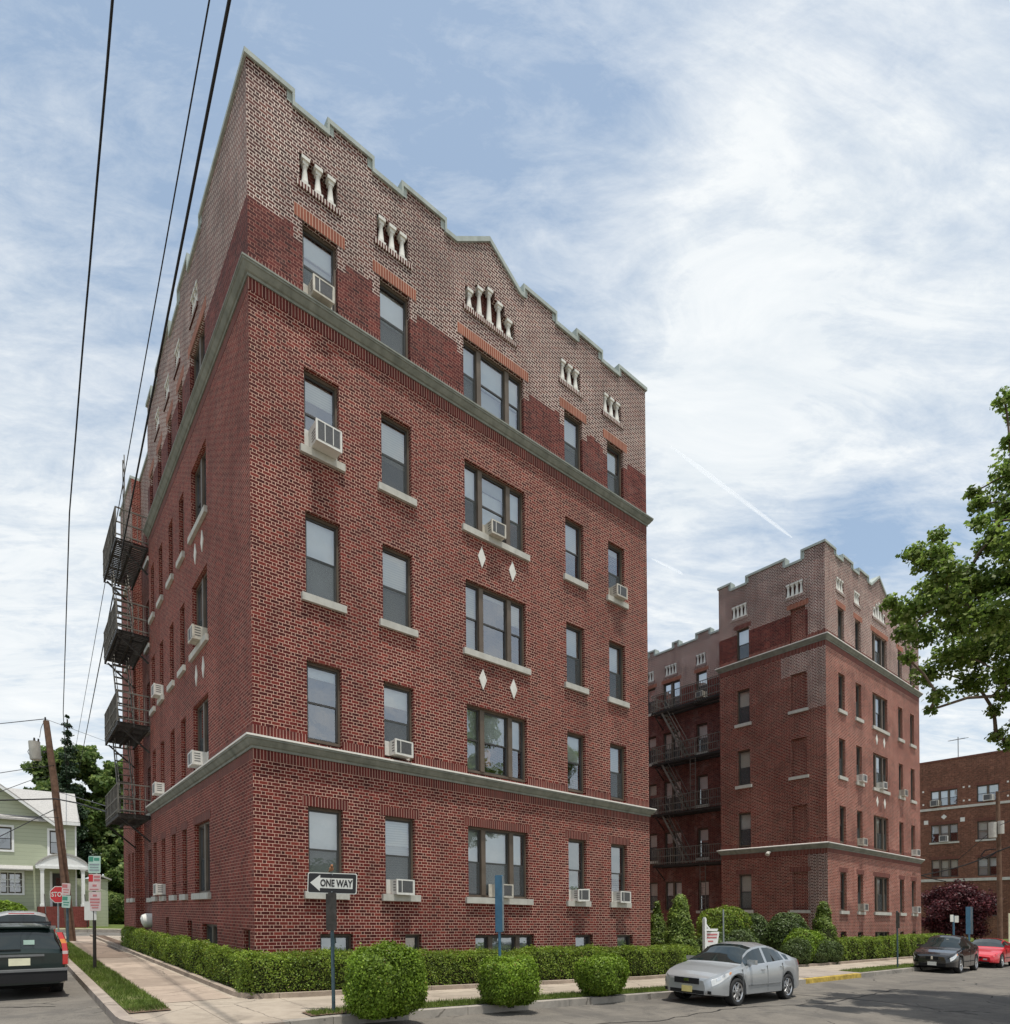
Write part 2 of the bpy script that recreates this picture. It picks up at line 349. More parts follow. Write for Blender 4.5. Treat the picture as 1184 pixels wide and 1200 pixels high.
# ------------------------------------------------------------------ mesh building
class F:                                    # a facade frame: origin, direction along, outward normal
    def __init__(s, o, u, n): s.o = Vector(o); s.u = Vector(u); s.n = Vector(n)
    def p(s, u, d, z): q = s.o+s.u*u+s.n*d; return (q.x, q.y, z)
class MB:
    def __init__(s): s.v = []; s.f = []; s.m = []
    def add(s, vs, fs, mi=0):
        b = len(s.v); s.v += [tuple(p) for p in vs]
        for f in fs: s.f.append(tuple(b+i for i in f)); s.m.append(mi)
    def quad(s, a, b, c, d, mi=0): s.add([a, b, c, d], [(0, 1, 2, 3)], mi)
    def hexa(s, q, mi=0):                   # 4 bottom, 4 top
        s.add(q, [(3, 2, 1, 0), (4, 5, 6, 7), (0, 1, 5, 4), (1, 2, 6, 5), (2, 3, 7, 6), (3, 0, 4, 7)], mi)
    def box(s, x0, x1, y0, y1, z0, z1, mi=0):
        s.hexa([(x0, y0, z0), (x1, y0, z0), (x1, y1, z0), (x0, y1, z0), (x0, y0, z1), (x1, y0, z1), (x1, y1, z1), (x0, y1, z1)], mi)
    def fb(s, fr, u0, u1, d0, d1, z0, z1, mi=0):
        s.hexa([fr.p(u0, d1, z0), fr.p(u1, d1, z0), fr.p(u1, d0, z0), fr.p(u0, d0, z0), fr.p(u0, d1, z1), fr.p(u1, d1, z1), fr.p(u1, d0, z1), fr.p(u0, d0, z1)], mi)
    def tube(s, pts, r, n=8, mi=0, cap=True):
        pts = [Vector(p) for p in pts]; rs = r if isinstance(r, (list, tuple)) else [r]*len(pts)
        b = len(s.v)
        for i, p in enumerate(pts):
            d = (pts[min(i+1, len(pts)-1)]-pts[max(i-1, 0)]).normalized()
            a = d.cross(Vector((0, 0, 1)) if abs(d.z) < .95 else Vector((1, 0, 0))).normalized(); c = d.cross(a)
            for k in range(n):
                t = 2*math.pi*k/n; s.v.append(tuple(p+(a*math.cos(t)+c*math.sin(t))*rs[i]))
        for i in range(len(pts)-1):
            for k in range(n):
                s.f.append((b+i*n+k, b+i*n+(k+1) % n, b+(i+1)*n+(k+1) % n, b+(i+1)*n+k)); s.m.append(mi)
        if cap:
            s.f.append(tuple(b+k for k in range(n))); s.m.append(mi)
            s.f.append(tuple(b+(len(pts)-1)*n+k for k in reversed(range(n)))); s.m.append(mi)
    def bar(s, a, b, w, h=None, mi=0):      # square bar
        h = h or w; a = Vector(a); b = Vector(b); d = (b-a).normalized()
        up = Vector((0, 0, 1)) if abs(d.z) < .95 else Vector((1, 0, 0))
        e = d.cross(up).normalized()*w/2; k = e.cross(d).normalized()*h/2
        s.hexa([a-e-k, a+e-k, b+e-k, b-e-k, a-e+k, a+e+k, b+e+k, b-e+k], mi)
    def prism(s, poly, off, mi=0):          # polygon extruded by an offset vector
        n = len(poly); off = Vector(off); a = [Vector(p) for p in poly]; b = [p+off for p in a]
        s.add(a+b, [tuple(range(n)), tuple(reversed(range(n, 2*n)))]+[(i, n+i, n+(i+1) % n, (i+1) % n) for i in range(n)], mi)
    def ball(s, c, rx, ry, rz, n=10, m=7, mi=0):
        b = len(s.v)
        for j in range(m+1):
            t = math.pi*j/m
            for k in range(n):
                a = 2*math.pi*k/n
                s.v.append((c[0]+rx*math.sin(t)*math.cos(a), c[1]+ry*math.sin(t)*math.sin(a), c[2]+rz*math.cos(t)))
        for j in range(m):
            for k in range(n):
                s.f.append((b+j*n+k, b+(j+1)*n+k, b+(j+1)*n+(k+1) % n, b+j*n+(k+1) % n)); s.m.append(mi)
    def build(s, name, mats, parent=None, origin=None, shear=False, smooth=False, sharp=None):
        v = np.array(s.v, dtype=float).reshape(-1, 3)
        me = bpy.data.meshes.new(name)
        me.from_pydata([tuple(p) for p in v], [], s.f)
        for m in (mats if isinstance(mats, (list, tuple)) else [mats]): me.materials.append(M[m] if isinstance(m, str) else m)
        me.polygons.foreach_set('material_index', s.m)
        uv = me.uv_layers.new(name='UVMap')
        co = np.empty(len(me.loops)*2)
        for p in me.polygons:
            nx, ny, nz = abs(p.normal.x), abs(p.normal.y), abs(p.normal.z)
            for li in p.loop_indices:
                q = v[me.loops[li].vertex_index]
                if nz > .8: co[2*li] = q[0]; co[2*li+1] = q[1]
                elif nx > ny: co[2*li] = q[1]; co[2*li+1] = q[2]
                else: co[2*li] = q[0]; co[2*li+1] = q[2]
        uv.data.foreach_set('uv', co)
        if parent is not None: base = np.array(BASE[parent.name])
        else: base = np.array(origin if origin is not None else (0, 0, 0), dtype=float)
        if shear:
            v = v.copy(); v[:, 2] += -.02*v[:, 0]+.015*v[:, 1]
        me.vertices.foreach_set('co', (v-base).ravel())
        if smooth: me.polygons.foreach_set('use_smooth', [True]*len(me.polygons))
        if sharp: me.set_sharp_from_angle(angle=R(sharp))
        me.update()
        o = bpy.data.objects.new(name, me); COL.objects.link(o)
        BASE[o.name] = tuple(base)
        if parent is not None: o.parent = parent
        else: o.location = base
        return o
BASE = {}
def sub(o, parent):                         # children keep the world base of their thing: local offset zero
    return o
def tag(o, label=None, cat=None, group=None, kind=None):
    if label: o['label'] = label
    if cat: o['category'] = cat
    if group: o['group'] = group
    if kind: o['kind'] = kind
    return o
def empty(name, loc, label, cat, group=None):
    o = bpy.data.objects.new(name, None); COL.objects.link(o); o.location = loc; o.empty_display_size = .3
    BASE[o.name] = tuple(loc)
    return tag(o, label, cat, group)

# ------------------------------------------------------------------ brick buildings
def wall(bld, fr, u0, u1, z0, z1, ops, matf, mats, extra=None):
    """wall sheet with openings; each opening dict(u0,u1,z0,z1,d,back)"""
    b = MB()
    us = {u0, u1}; zs = {z0, z1}
    for o in ops: us |= {o['u0'], o['u1']}; zs |= {o['z0'], o['z1']}
    if extra: us |= set(k for k in extra[0] if u0 < k < u1); zs |= set(k for k in extra[1] if z0 < k < z1)
    us = sorted(us); zs = sorted(zs)
    def at(i, j):
        if not (0 <= i < len(us)-1 and 0 <= j < len(zs)-1): return 'out'
        uc = (us[i]+us[i+1])/2; zc = (zs[j]+zs[j+1])/2
        for o in ops:
            if o['u0'] < uc < o['u1'] and o['z0'] < zc < o['z1']: return o
        return None
    flip = fr.u.cross(Vector((0, 0, 1))).dot(fr.n) < 0
    def q(a, bb, c, d, mi): b.quad(*((d, c, bb, a) if flip else (a, bb, c, d)), mi)
    for i in range(len(us)-1):
        for j in range(len(zs)-1):
            a, c, e, h = us[i], us[i+1], zs[j], zs[j+1]
            o = at(i, j); mi = matf((a+c)/2, (e+h)/2)
            if o is None:
                q(fr.p(a, 0, e), fr.p(c, 0, e), fr.p(c, 0, h), fr.p(a, 0, h), mi); continue
            d = -o.get('d', .2)
            if at(i-1, j) is None: b.quad(fr.p(a, 0, e), fr.p(a, d, e), fr.p(a, d, h), fr.p(a, 0, h), mi)
            if at(i+1, j) is None: b.quad(fr.p(c, d, e), fr.p(c, 0, e), fr.p(c, 0, h), fr.p(c, d, h), mi)
            if at(i, j-1) is None: b.quad(fr.p(a, 0, e), fr.p(c, 0, e), fr.p(c, d, e), fr.p(a, d, e), mi)
            if at(i, j+1) is None: b.quad(fr.p(a, d, h), fr.p(c, d, h), fr.p(c, 0, h), fr.p(a, 0, h), mi)
            if o.get('back') is not None:
                q(fr.p(a, d, e), fr.p(c, d, e), fr.p(c, d, h), fr.p(a, d, h), o['back'])
    return b

def window(bld, fr, u0, u1, z0, z1, lights, blinds, sill=True, screens=None, shear=True, small=False):
    """double-hung window: lights = relative widths; blinds per light = (fraction from top, material, lower part)"""
    f = MB(); pn = MB(); bl = MB(); scn = []; sl = MB()
    W = u1-u0; fw = .045; mul = .13 if len(lights) > 1 else 0
    f.fb(fr, u0, u1, -.19, -.10, z0, z0+.06, 0); f.fb(fr, u0, u1, -.19, -.10, z1-.055, z1, 0)
    f.fb(fr, u0, u0+fw, -.19, -.10, z0+.06, z1-.055, 0); f.fb(fr, u1-fw, u1, -.19, -.10, z0+.06, z1-.055, 0)
    inner = W-2*fw-mul*(len(lights)-1); tot = sum(lights); u = u0+fw
    for k, w in enumerate(lights):
        ww = inner*w/tot; a, c = u, u+ww; u = c+mul
        if k < len(lights)-1: f.fb(fr, c, c+mul, -.185, -.07, z0+.06, z1-.055, 0)
        zb, zt = z0+.06, z1-.055; zm = (zb+zt)/2; s = .035
        if small: zm = zt
        f.fb(fr, a, c, -.185, -.15, zm-.02 if not small else zt-.03, zm+.02 if not small else zt, 1)
        f.fb(fr, a, c, -.185, -.15, zb, zb+s, 1); f.fb(fr, a, c, -.165, -.13, zt-s, zt, 1)
        f.fb(fr, a, a+s*.8, -.18, -.13, zb+s, zt-s, 1); f.fb(fr, c-s*.8, c, -.18, -.13, zb+s, zt-s, 1)
        pn.quad(fr.p(a+s*.8, -.17, zb+s), fr.p(c-s*.8, -.17, zb+s), fr.p(c-s*.8, -.17, zm-.02), fr.p(a+s*.8, -.17, zm-.02))
        if not small: pn.quad(fr.p(a+s*.8, -.15, zm+.02), fr.p(c-s*.8, -.15, zm+.02), fr.p(c-s*.8, -.15, zt-s), fr.p(a+s*.8, -.15, zt-s))
        fr_, mi, lo = blinds[k % len(blinds)]
        zc = zt-(zt-zb)*fr_
        if fr_ > 0: bl.fb(fr, a-.01, c+.01, -.25, -.235, zc, zt, mi)
        if lo is not None: bl.fb(fr, a-.01, c+.01, -.31, -.295, zb, zc if fr_ > 0 else zt, lo)
        if screens and screens[k % len(screens)]: scn.append((a, c, zb+s, zm))
    o = f.build('window', ['frame', 'frame_dark'], bld, shear=shear)
    BASE[o.name] = BASE[bld.name]
    pn.build('pane', 'pane', o, shear=shear)
    if bl.v: bl.build('blind', ['blind', 'blind_grey', 'curtain'], o, shear=shear)
    for a, c, q0, q1 in scn:
        t = MB(); t.quad(fr.p(a+.02, -.14, q0), fr.p(c-.02, -.14, q0), fr.p(c-.02, -.14, q1), fr.p(a+.02, -.14, q1)); t.build('insect_screen', 'screen', o, shear=shear)
    if sill:
        sl.fb(fr, u0-.10, u1+.10, -.1, .075, z0-.15, z0, 0); sl.build('sill', 'sill', o, shear=shear)
    return o

def cornice(bld, fr, u0, u1, z0, m0=1, m1=1, name='cornice', cap_mat=None):
    """moulded band; mitred where it turns a corner"""
    b = MB()
    pr = [(0, 0), (.03, 0), (.03, .05), (.06, .065), (.095, .11), (.125, .155), (.145, .165), (.145, .205)]
    cap = [(.145, .205), (.16, .205), (.16, .24), (0, .275)]
    for prof, mi in ((pr, 0), (cap, 1)):
        for (d0, h0), (d1, h1) in zip(prof[:-1], prof[1:]):
            b.quad(fr.p(u0-d0*m0, d0, z0+h0), fr.p(u1+d0*m1, d0, z0+h0), fr.p(u1+d1*m1, d1, z0+h1), fr.p(u0-d1*m0, d1, z0+h1), mi)
    full = pr[:-1]+cap
    for u, m, sg in ((u0, m0, -1), (u1, m1, 1)):
        if not m: b.add([fr.p(u, d, z0+h) for d, h in full], [tuple(range(len(full)))], 0)
    return b.build(name, ['cornice', cap_mat or ('grey_cap' if z0 > 10 and bld is A else 'white_cap')], bld, shear=True)

def parapet(bld, fr, segs, zl, gable=None, brickm='brick_weathered', k0=0.):
    """stepped parapet: segs (u0,u1,ztop); gable (u0,u1,zbase,zapex)"""
    b = MB(); c = MB()
    for i, (a, e, zt) in enumerate(segs):
        b.fb(fr, a, e, -.34, 0, zl, zt)
        c.fb(fr, a-(.05 if (i and segs[i-1][2] < zt) or (i == 0 and a == 0) else 0), e+(.05 if i == len(segs)-1 or segs[i+1][2] < zt else 0), -.34, .05, zt, zt+.1)
        for k, u in ((-1, a), (1, e)):
            j = i+k
            if 0 <= j < len(segs) and segs[j][2] < zt-.02:
                c.fb(fr, min(u, u+.05*k), max(u, u+.05*k), -.34, .05, segs[j][2]+.1, zt)
                c.fb(fr, min(u, u-.10*k), max(u, u-.10*k), 0, .012, segs[j][2]+.06, zt)
    if gable:
        a, e, zb, za = gable; mid = (a+e)/2
        b.prism([fr.p(a, 0, zl), fr.p(e, 0, zl), fr.p(e, 0, zb), fr.p(mid, 0, za), fr.p(a, 0, zb)], fr.n*-.34)
        for u0_, u1_, za_, zb_ in ((a, mid, zb, za), (mid, e, za, zb)):
            c.prism([fr.p(u0_, .05, za_), fr.p(u1_, .05, zb_), fr.p(u1_, .05, zb_+.12), fr.p(u0_, .05, za_+.12)], fr.n*-.39)
    b.build('parapet', brickm, bld, shear=True)
    c.build('coping', 'coping', bld, shear=True)

def panel(bld, fr, u0, u1, z0, heights):
    """row of white colonettes standing in a recess; returns the openings"""
    n = len(heights); w = (u1-u0)/n; ops = []
    p = MB()
    p.fb(fr, u0, u1, -.195, -.01, z0, z0+.025)
    o = p.build('colonette_panel', 'white_stone', bld, shear=True)
    for k, h in enumerate(heights):
        uc = u0+w*(k+.5); c = MB()
        base = fr.p(uc, -.065, z0+.02); r = .068
        zz = [0, .05, .05, .075, .09, h-.2, h-.185, h-.16]; rr = [r*1.25, r*1.25, r*1.0, r*1.12, r*1.05, r*.62, r*.72, r*.62]
        c.tube([(base[0], base[1], base[2]+z) for z in zz], rr, 10)
        c.fb(fr, uc-.055, uc+.055, -.13, -.015, z0+h-.15, z0+h-.07)
        c.fb(fr, uc-.085, uc+.085, -.14, .015, z0+h-.075, z0+h-.005); c.fb(fr, uc-.09, uc+.09, -.14, .005, z0+.025, z0+.075)
        c.build('colonette', 'white_stone', o, shear=True, smooth=True, sharp=35)
        ops.append(dict(u0=u0+w*k, u1=u0+w*(k+1), z0=z0, z1=z0+h, d=.2, back=7))  # recess shade put into colour: darker brick behind the colonettes
    lg = MB(); lg.fb(fr, u0-.07, u1+.07, -.01, .035, z0-.11, z0-.005); lg.build('brick_ledge', 'rowlock', o, shear=True)
    return ops

def diamond(bld, fr, u, z, w=.115, h=.26):
    b = MB()
    b.prism([fr.p(u, .02, z-h), fr.p(u+w, .02, z), fr.p(u, .02, z+h), fr.p(u-w, .02, z)], fr.n*-.05)
    b.build('diamond_ornament', 'white_stone', bld, shear=True)

def lintel(b, fr, u0, u1, z, mi, h=.2, e=.12):
    b.fb(fr, u0-e, u1+e, -.02, .005, z, z+h, mi)

def strip(b, fr, u0, u1, z0, z1, mi, ops=()):
    cuts = sorted([(o['u0'], o['u1']) for o in ops if o['z0'] < z1-.02 and o['z1'] > z0+.02])
    a = u0
    for c, d in cuts:
        if c > a: b.fb(fr, a, c, -.02, .005, z0, z1, mi)
        a = max(a, d)
    if a < u1: b.fb(fr, a, u1, -.02, .005, z0, z1, mi)

FL = {1: (2.29, 4.02), 2: (5.31, 6.99), 3: (8.31, 10.02), 4: (11.29, 12.94), 5: (14.35, 15.9)}
ZC1, ZC2 = 5.0, 14.05
BM = ['brick_weathered', 'brick', 'brick_redmortar', 'soldier', 'soldier_orange', 'brick_side', 'brick_pale', 'brick_dark', 'brick_orange']
def rblind(kind=None):
    k = rnd.random()
    if k < .3: return (.5, 0, None)
    if k < .5: return (.52, 0, 1)
    if k < .68: return (.98, 0, None)
    if k < .85: return (.3+.2*rnd.random(), 0, None)
    return (.62, 0, 2)
def stdfront(bld, fr, W, cols, spec, diamonds, base_ops, matf, seg, gable, panels, gpanel, zmat=None, u_off=0., extra=None, m0=1, m1=1, u0=0., u1=None, skip=()):
    """one facade: cols = list of (u0,u1,lights)"""
    u1 = u1 if u1 is not None else W
    ops = []; wins = []
    for ci, (a, e, li) in enumerate(cols):
        for fl, (zb, zt) in FL.items():
            if (fl, ci) in skip: continue
            ops.append(dict(u0=a, u1=e, z0=zb, z1=zt, d=.2)); wins.append((fl, ci, a, e, zb, zt, li))
    for a, e, zb, zt, li in base_ops: ops.append(dict(u0=a, u1=e, z0=zb, z1=zt, d=.2))
    for a, e, z, hs in panels: ops += panel(bld, fr, a, e, z, hs)
    if gpanel: ops += panel(bld, fr, *gpanel)
    b = wall(bld, fr, u0, u1, -1.2, 17.7, ops, matf, BM, extra=extra or ((), (15.66, 14.3)))
    for (fl, ci, a, e, zb, zt, li) in wins:
        if fl == 1: lintel(b, fr, a, e, zt, 3)
        if fl == 5: lintel(b, fr, a, e, zt, 4, .25, .17)
    w_ops = [o for o in ops if o.get('back') is None]
    strip(b, fr, u0, u1, ZC1-.2, ZC1, 3, w_ops); strip(b, fr, u0, u1, ZC1+.275, ZC1+.46, 3, w_ops)
    strip(b, fr, u0, u1, ZC2-.24, ZC2, 3, w_ops); strip(b, fr, u0, u1, ZC2+.275, ZC2+.46, 3, w_ops)
    b.build('wall', BM, bld, shear=True)
    for (fl, ci, a, e, zb, zt, li) in wins:
        s = spec.get((fl, ci)) or [rblind() for _ in li]
        scr = [rnd.random() < .55 for _ in li] if not (bld is A and (fl, ci) in ((2, 2), (2, 0), (3, 2), (2, 3)) and fr is FS) else [False]
        window(bld, fr, a, e, zb+(.05 if fl in (2, 5) else 0), zt, li, s, sill=fl in (1, 3, 4), screens=scr)
    for a, e, zb, zt, li in base_ops:
        window(bld, fr, a, e, zb, zt, li, [(1., 1, None)]*len(li), sill=False, small=True)
    cornice(bld, fr, u0, u1, ZC1, m0, m1); cornice(bld, fr, u0, u1, ZC2, m0, m1)
    if seg: parapet(bld, fr, seg, 17.7, gable)
    for u, z in diamonds: diamond(bld, fr, u, z)

def air_con(fr, u, z, label, w=.42, h=.32, d=.24, group='window air conditioners', side=0):
    o = SH(fr.p(u, .0, z)); b = MB()
    b.fb(fr, u-w/2, u+w/2, -.12, d, z, z+h, 0)
    b.fb(fr, u-w/2-.015, u+w/2+.015, d-.03, d+.01, z-.01, z+.02, 0)
    b.fb(fr, u-w/2-.015, u+w/2+.015, d-.03, d+.01, z+h-.02, z+h+.01, 0)
    for k in (-1, 1): b.fb(fr, u+k*(w/2)-.0175, u+k*(w/2)+.0175, d-.03, d+.01, z+.02, z+h-.02, 0)
    b.fb(fr, u-w/2-.1, u-w/2, -.11, -.09, z, z+h, 0); b.fb(fr, u+w/2, u+w/2+.1, -.11, -.09, z, z+h, 0)
    k_ = rnd.uniform(-.012, .012); b.v = [(p[0], p[1], p[2]-(abs(Vector((p[0], p[1], 0)).dot(fr.n)-fr.o.dot(fr.n))*.05+k_*((Vector((p[0], p[1], 0))-fr.o).dot(fr.u)-u)*4)) for p in b.v]
    t = b.build('air_conditioner', 'ac_old' if rnd.random() < .35 else 'ac', None, o, shear=True)
    tag(t, label, 'air conditioner', group)
    q = MB()
    q.fb(fr, u-w/2+.03, u+w/2-.03, d-.01, d+.004, z+.03, z+h-.03, 0)
    for k in (range(1, 3) if not side else (1,)): q.fb(fr, u-w/2+(w*k/3 if not side else .12)-.008, u-w/2+(w*k/3 if not side else .12)+.008, d, d+.012, z+.03, z+h-.03, 1)
    for k in range(9): q.fb(fr, u-w/2+.03, u+w/2-.03, d, d+.006, z+.04+k*(h-.08)/9, z+.05+k*(h-.08)/9, 0)
    for k in range(4):
        for sg in (-1, 1): q.fb(fr, u+sg*(w/2)-.003, u+sg*(w/2)+.003, d*.25, d*.8, z+.07+k*.06, z+.09+k*.06, 0)
    q.build('grille', ['ac_grille', 'ac'], t, shear=True)

def fire_escape(bld, fr, u0, u1, depth, levels, stair, dback=0., rail_h=.95, ladders=(), roof_to=None):
    """iron balconies with railings and steep stairs on a wall; fr.n points out from the wall"""
    plat = {}
    for z in levels:
        fe = MB()
        for d in (dback+.03, dback+depth*.5, dback+depth-.03): fe.fb(fr, u0, u1, d-.03, d+.03, z-.12, z-.03)
        for u in (u0, (u0+u1)/2, u1): fe.fb(fr, u-.02, u+.02, dback, dback+depth, z-.14, z-.121)
        n = int((u1-u0)/.13)
        for k in range(n): a = u0+(u1-u0)*(k+.5)/n; fe.fb(fr, a-.03, a+.03, dback, dback+depth, z-.029, z)
        for u in (u0+.15, u1-.15): fe.bar(fr.p(u, dback+depth*.9, z-.14), fr.p(u, dback, z-.85), .05)
        plat[z] = fe.build('fire_escape', 'iron', bld, shear=True)
    for z in levels:
        o = plat[z]; r = MB()
        for h in (rail_h, rail_h*.52, .1):
            r.bar(fr.p(u0, dback+depth, z+h), fr.p(u1, dback+depth, z+h), .035)
            for u in (u0, u1): r.bar(fr.p(u, dback, z+h), fr.p(u, dback+depth, z+h), .035)
        n = int((u1-u0)/.14)
        for k in range(n+1): a = u0+(u1-u0)*k/n; r.bar(fr.p(a, dback+depth, z), fr.p(a, dback+depth, z+rail_h), .018 if k % 6 else .04)
        n = max(2, int(depth/.14))
        for u in (u0, u1):
            for k in range(n): a = dback+depth*k/n; r.bar(fr.p(u, a, z), fr.p(u, a, z+rail_h), .018)
        r.build('railing', 'iron_rail', o, shear=True)
    sa, sb, d = stair
    for zt, zb in zip(levels[:-1], levels[1:]):
        o = plat[zt]; s = MB()
        for k in (-.22, .22):
            s.bar(fr.p(sa, dback+d+k, zt), fr.p(sb, dback+d+k, zb), .03, .11)
            s.bar(fr.p(sa, dback+d+k, zt+.75), fr.p(sb, dback+d+k, zb+.8), .025)
        for k in range(1, 11):
            t = k/11; u = sa+(sb-sa)*t; z = zt+(zb-zt)*t; s.fb(fr, u-.07, u+.07, dback+d-.2, dback+d+.2, z-.015, z+.005)
        s.build('stair', 'iron_rail', o, shear=True)
    for u, zt, zb, d in ladders:
        s = MB()
        for k in (-.17, .17): s.bar(fr.p(u+k, dback+d, zt), fr.p(u+k, dback+d, zb), .03)
        for k in range(int((zt-zb)/.3)): s.bar(fr.p(u-.17, dback+d, zb+.15+.3*k), fr.p(u+.17, dback+d, zb+.15+.3*k), .022)
        s.build('ladder', 'iron_rail', o, shear=True)

# ---- the large corner building
W1 = 11.95
A = empty('apartment_building', SH((0, 0, .3)), 'large red brick corner apartment house with stepped parapet and central gable', 'apartment building', 'red brick apartment houses')
BASE[A.name] = (A.location.x, A.location.y, A.location.z)
FS = F((0, 0, 0), (1, 0, 0), (0, -1, 0)); FW = F((0, 0, 0), (0, 1, 0), (-1, 0, 0))
TRI = (.50, .95, .50)
cols = [(1.07, 1.82, (1,)), (2.80, 3.55, (1,)), (5.03, 6.95, TRI), (8.42, 9.13, (1,)), (10.17, 10.88, (1,))]
B0, B1, B2 = (.5, 0, None), (.98, 0, None), (.5, 0, 1)
specA = {(1, 0): [(.98, 0, None)], (1, 1): [(.36, 0, 1)], (1, 2): [(.5, 0, None), (.95, 0, None), (.5, 0, None)], (1, 3): [(.8, 1, None)], (1, 4): [(.6, 1, None)],
         (2, 0): [(.14, 0, 2)], (2, 1): [(.27, 0, 2)], (2, 2): [(1., 1, None), (.5, 0, None), (.52, 0, None)], (2, 3): [(.5, 0, None)], (2, 4): [(.5, 0, None)],
         (3, 0): [(.98, 0, None)], (3, 1): [(.5, 0, 1)], (3, 2): [(.5, 0, 1), (.06, 0, None), (.33, 0, None)], (3, 3): [(.5, 0, None)], (3, 4): [(.5, 0, None)],
         (4, 0): [(.28, 0, None)], (4, 1): [(.55, 0, 2)], (4, 2): [(.5, 0, None), (.2, 1, 0), (.5, 0, None)], (4, 3): [(.5, 0, None)], (4, 4): [(.1, 1, None)],
         (5, 0): [(.3, 0, 1)], (5, 1): [(.5, 0, 1)], (5, 2): [(.5, 0, 0), (.5, 0, 1), (.5, 0, 0)], (5, 3): [(.55, 0, 1)], (5, 4): [(.5, 0, 1)]}
def rag(u):
    for c in cols:
        if c[0]-.18 < u < c[1]+.18: return 15.42
    return (15.63, 15.63, 15.63, 15.695, 15.63, 15.63, 15.565, 15.63)[int(u*7.3+3*math.sin(u*5)) % 8]
def mA(u, z): return 0 if z > rag(u) else (2 if z > 14.3 else 1)
HI, LO = 18.28, 18.03
segA = [(0, .88, HI), (.88, 1.66, LO), (1.66, 2.63, HI), (2.63, 3.40, LO), (3.40, 4.51, HI), (4.51, 4.85, LO), (6.97-.12, 7.0, LO), (7.0, 8.10, HI), (8.10, 8.94, LO), (8.94, 9.93, HI), (9.93, 10.72, LO), (10.72, W1, HI)]
hs3 = (.60, .60, .60)
panA = [(1.02, 1.84, 16.64, hs3), (2.74, 3.53, 16.64, hs3), (8.28, 9.06, 16.64, hs3), (10.02, 10.80, 16.64, hs3)]
baseA = [(1.30, 2.02, .35, 1.42, (1,)), (3.28, 3.70, .35, 1.40, (1,)), (5.22, 7.13, .35, 1.37, TRI), (8.66, 9.36, .35, 1.35, (1,)), (10.40, 11.10, .35, 1.33, (1,))]
dA = [(u, z) for z in (10.70, 7.68) for u in (5.52, 6.50)]
stdfront(A, FS, W1, cols, specA, dA, baseA, mA, segA, (4.85, 6.85, LO, 18.72), panA, (5.10, 6.65, 16.68, (.50, .74, .90, .74, .50)), extra=([k*.23 for k in range(1, 52)]+[c+d for c_ in cols for c, d in ((c_[0], -.18), (c_[1], .18))], (15.42, 15.565, 15.63, 15.66, 15.695, 14.3)))
# side facade
colsW = [(3.35, 4.85, (1, 1)), (5.72, 6.27, (1,)), (7.12, 7.67, (1,)), (8.62, 9.17, (1,)), (10.0, 10.55, (1,))]
def mW(u, z): return 6 if z > 15.66 else (2 if z > 14.3 else 5)
segW = [(.34, 3.6, HI), (3.6, 4.9, LO), (4.9, 6.0, HI+.1), (6.0, 7.2, LO), (7.2, 9.2, HI+.1), (9.2, 10.0, LO), (10.0, 10.85, HI+.1)]
panW = [(4.0, 4.7, 16.58, hs3), (6.0, 6.6, 16.58, hs3), (7.4, 8.0, 16.58, hs3), (8.9, 9.5, 16.58, hs3)]
baseW = [(.30, .74, .5, 1.5, (1,)), (2.75, 4.15, .5, 1.55, (1, 1)), (5.2, 5.75, .5, 1.6, (1,)), (8.2, 8.6, .5, 1.65, (1,))]
dW = [(u, z) for z in (10.70, 7.68) for u in (3.75, 4.45)]
stdfront(A, FW, 10.9, colsW, {}, dW, baseW, mW, segW, None, panW, None, m1=0)
# recessed stair bay and the wing behind it
FR = F((.3, 10.9, 0), (0, 1, 0), (-1, 0, 0)); FE_ = F((0, 14.3, 0), (0, 1, 0), (-1, 0, 0))
ops = []; wl = []
for z in (3.3, 6.3, 9.3, 12.3): ops.append(dict(u0=.35, u1=.95, z0=z, z1=z+1.55, d=.2)); wl.append((FR, .35, .95, z, z+1.55))
for fl, (zb, zt) in FL.items(): ops.append(dict(u0=1.8, u1=2.5, z0=zb, z1=zt, d=.2)); wl.append((FR, 1.8, 2.5, zb, zt))
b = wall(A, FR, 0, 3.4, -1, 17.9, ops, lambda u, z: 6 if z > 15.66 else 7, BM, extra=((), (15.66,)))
b.build('wall', BM, A, shear=True)
ops2 = []
for fl, (zb, zt) in FL.items():
    for a in (.25, 1.15): ops2.append(dict(u0=a, u1=a+.5, z0=zb, z1=zt, d=.2)); wl.append((FE_, a, a+.5, zb, zt))
b = wall(A, FE_, 0, 2.9, -1, 17.9, ops2, lambda u, z: 6 if z > 15.66 else 5, BM, extra=((), (15.66,)))
b.build('wall', BM, A, shear=True)
for fr, a, e, zb, zt in wl: window(A, fr, a, e, zb, zt, (1,), [rblind()], sill=True)
b = MB()                                     # closing walls, roof, returns
b.quad((0, 10.9, -1), (.3, 10.9, -1), (.3, 10.9, 17.7), (0, 10.9, 17.7)); b.quad((.3, 14.3, -1), (0, 14.3, -1), (0, 14.3, 17.9), (.3, 14.3, 17.9))
b.quad((W1, 0, -1.2), (W1, 8, -1.2), (W1, 8, 17.7), (W1, 0, 17.7)); b.quad((W1, 8, -1), (W1, 17.2, -1), (W1, 17.2, 17.7), (W1, 8, 17.7))
b.quad((0, 17.2, -1), (0, 17.2, 17.9), (W1, 17.2, 17.9), (W1, 17.2, -1))
b.build('wall', 'brick_side', A, shear=True)
b = MB(); b.box(.3, W1-.3, .3, 10.9, 17.0, 17.2); b.box(.6, W1-.3, 10.9, 17.0, 17.0, 17.2); b.build('roof', 'tar', A, shear=True)
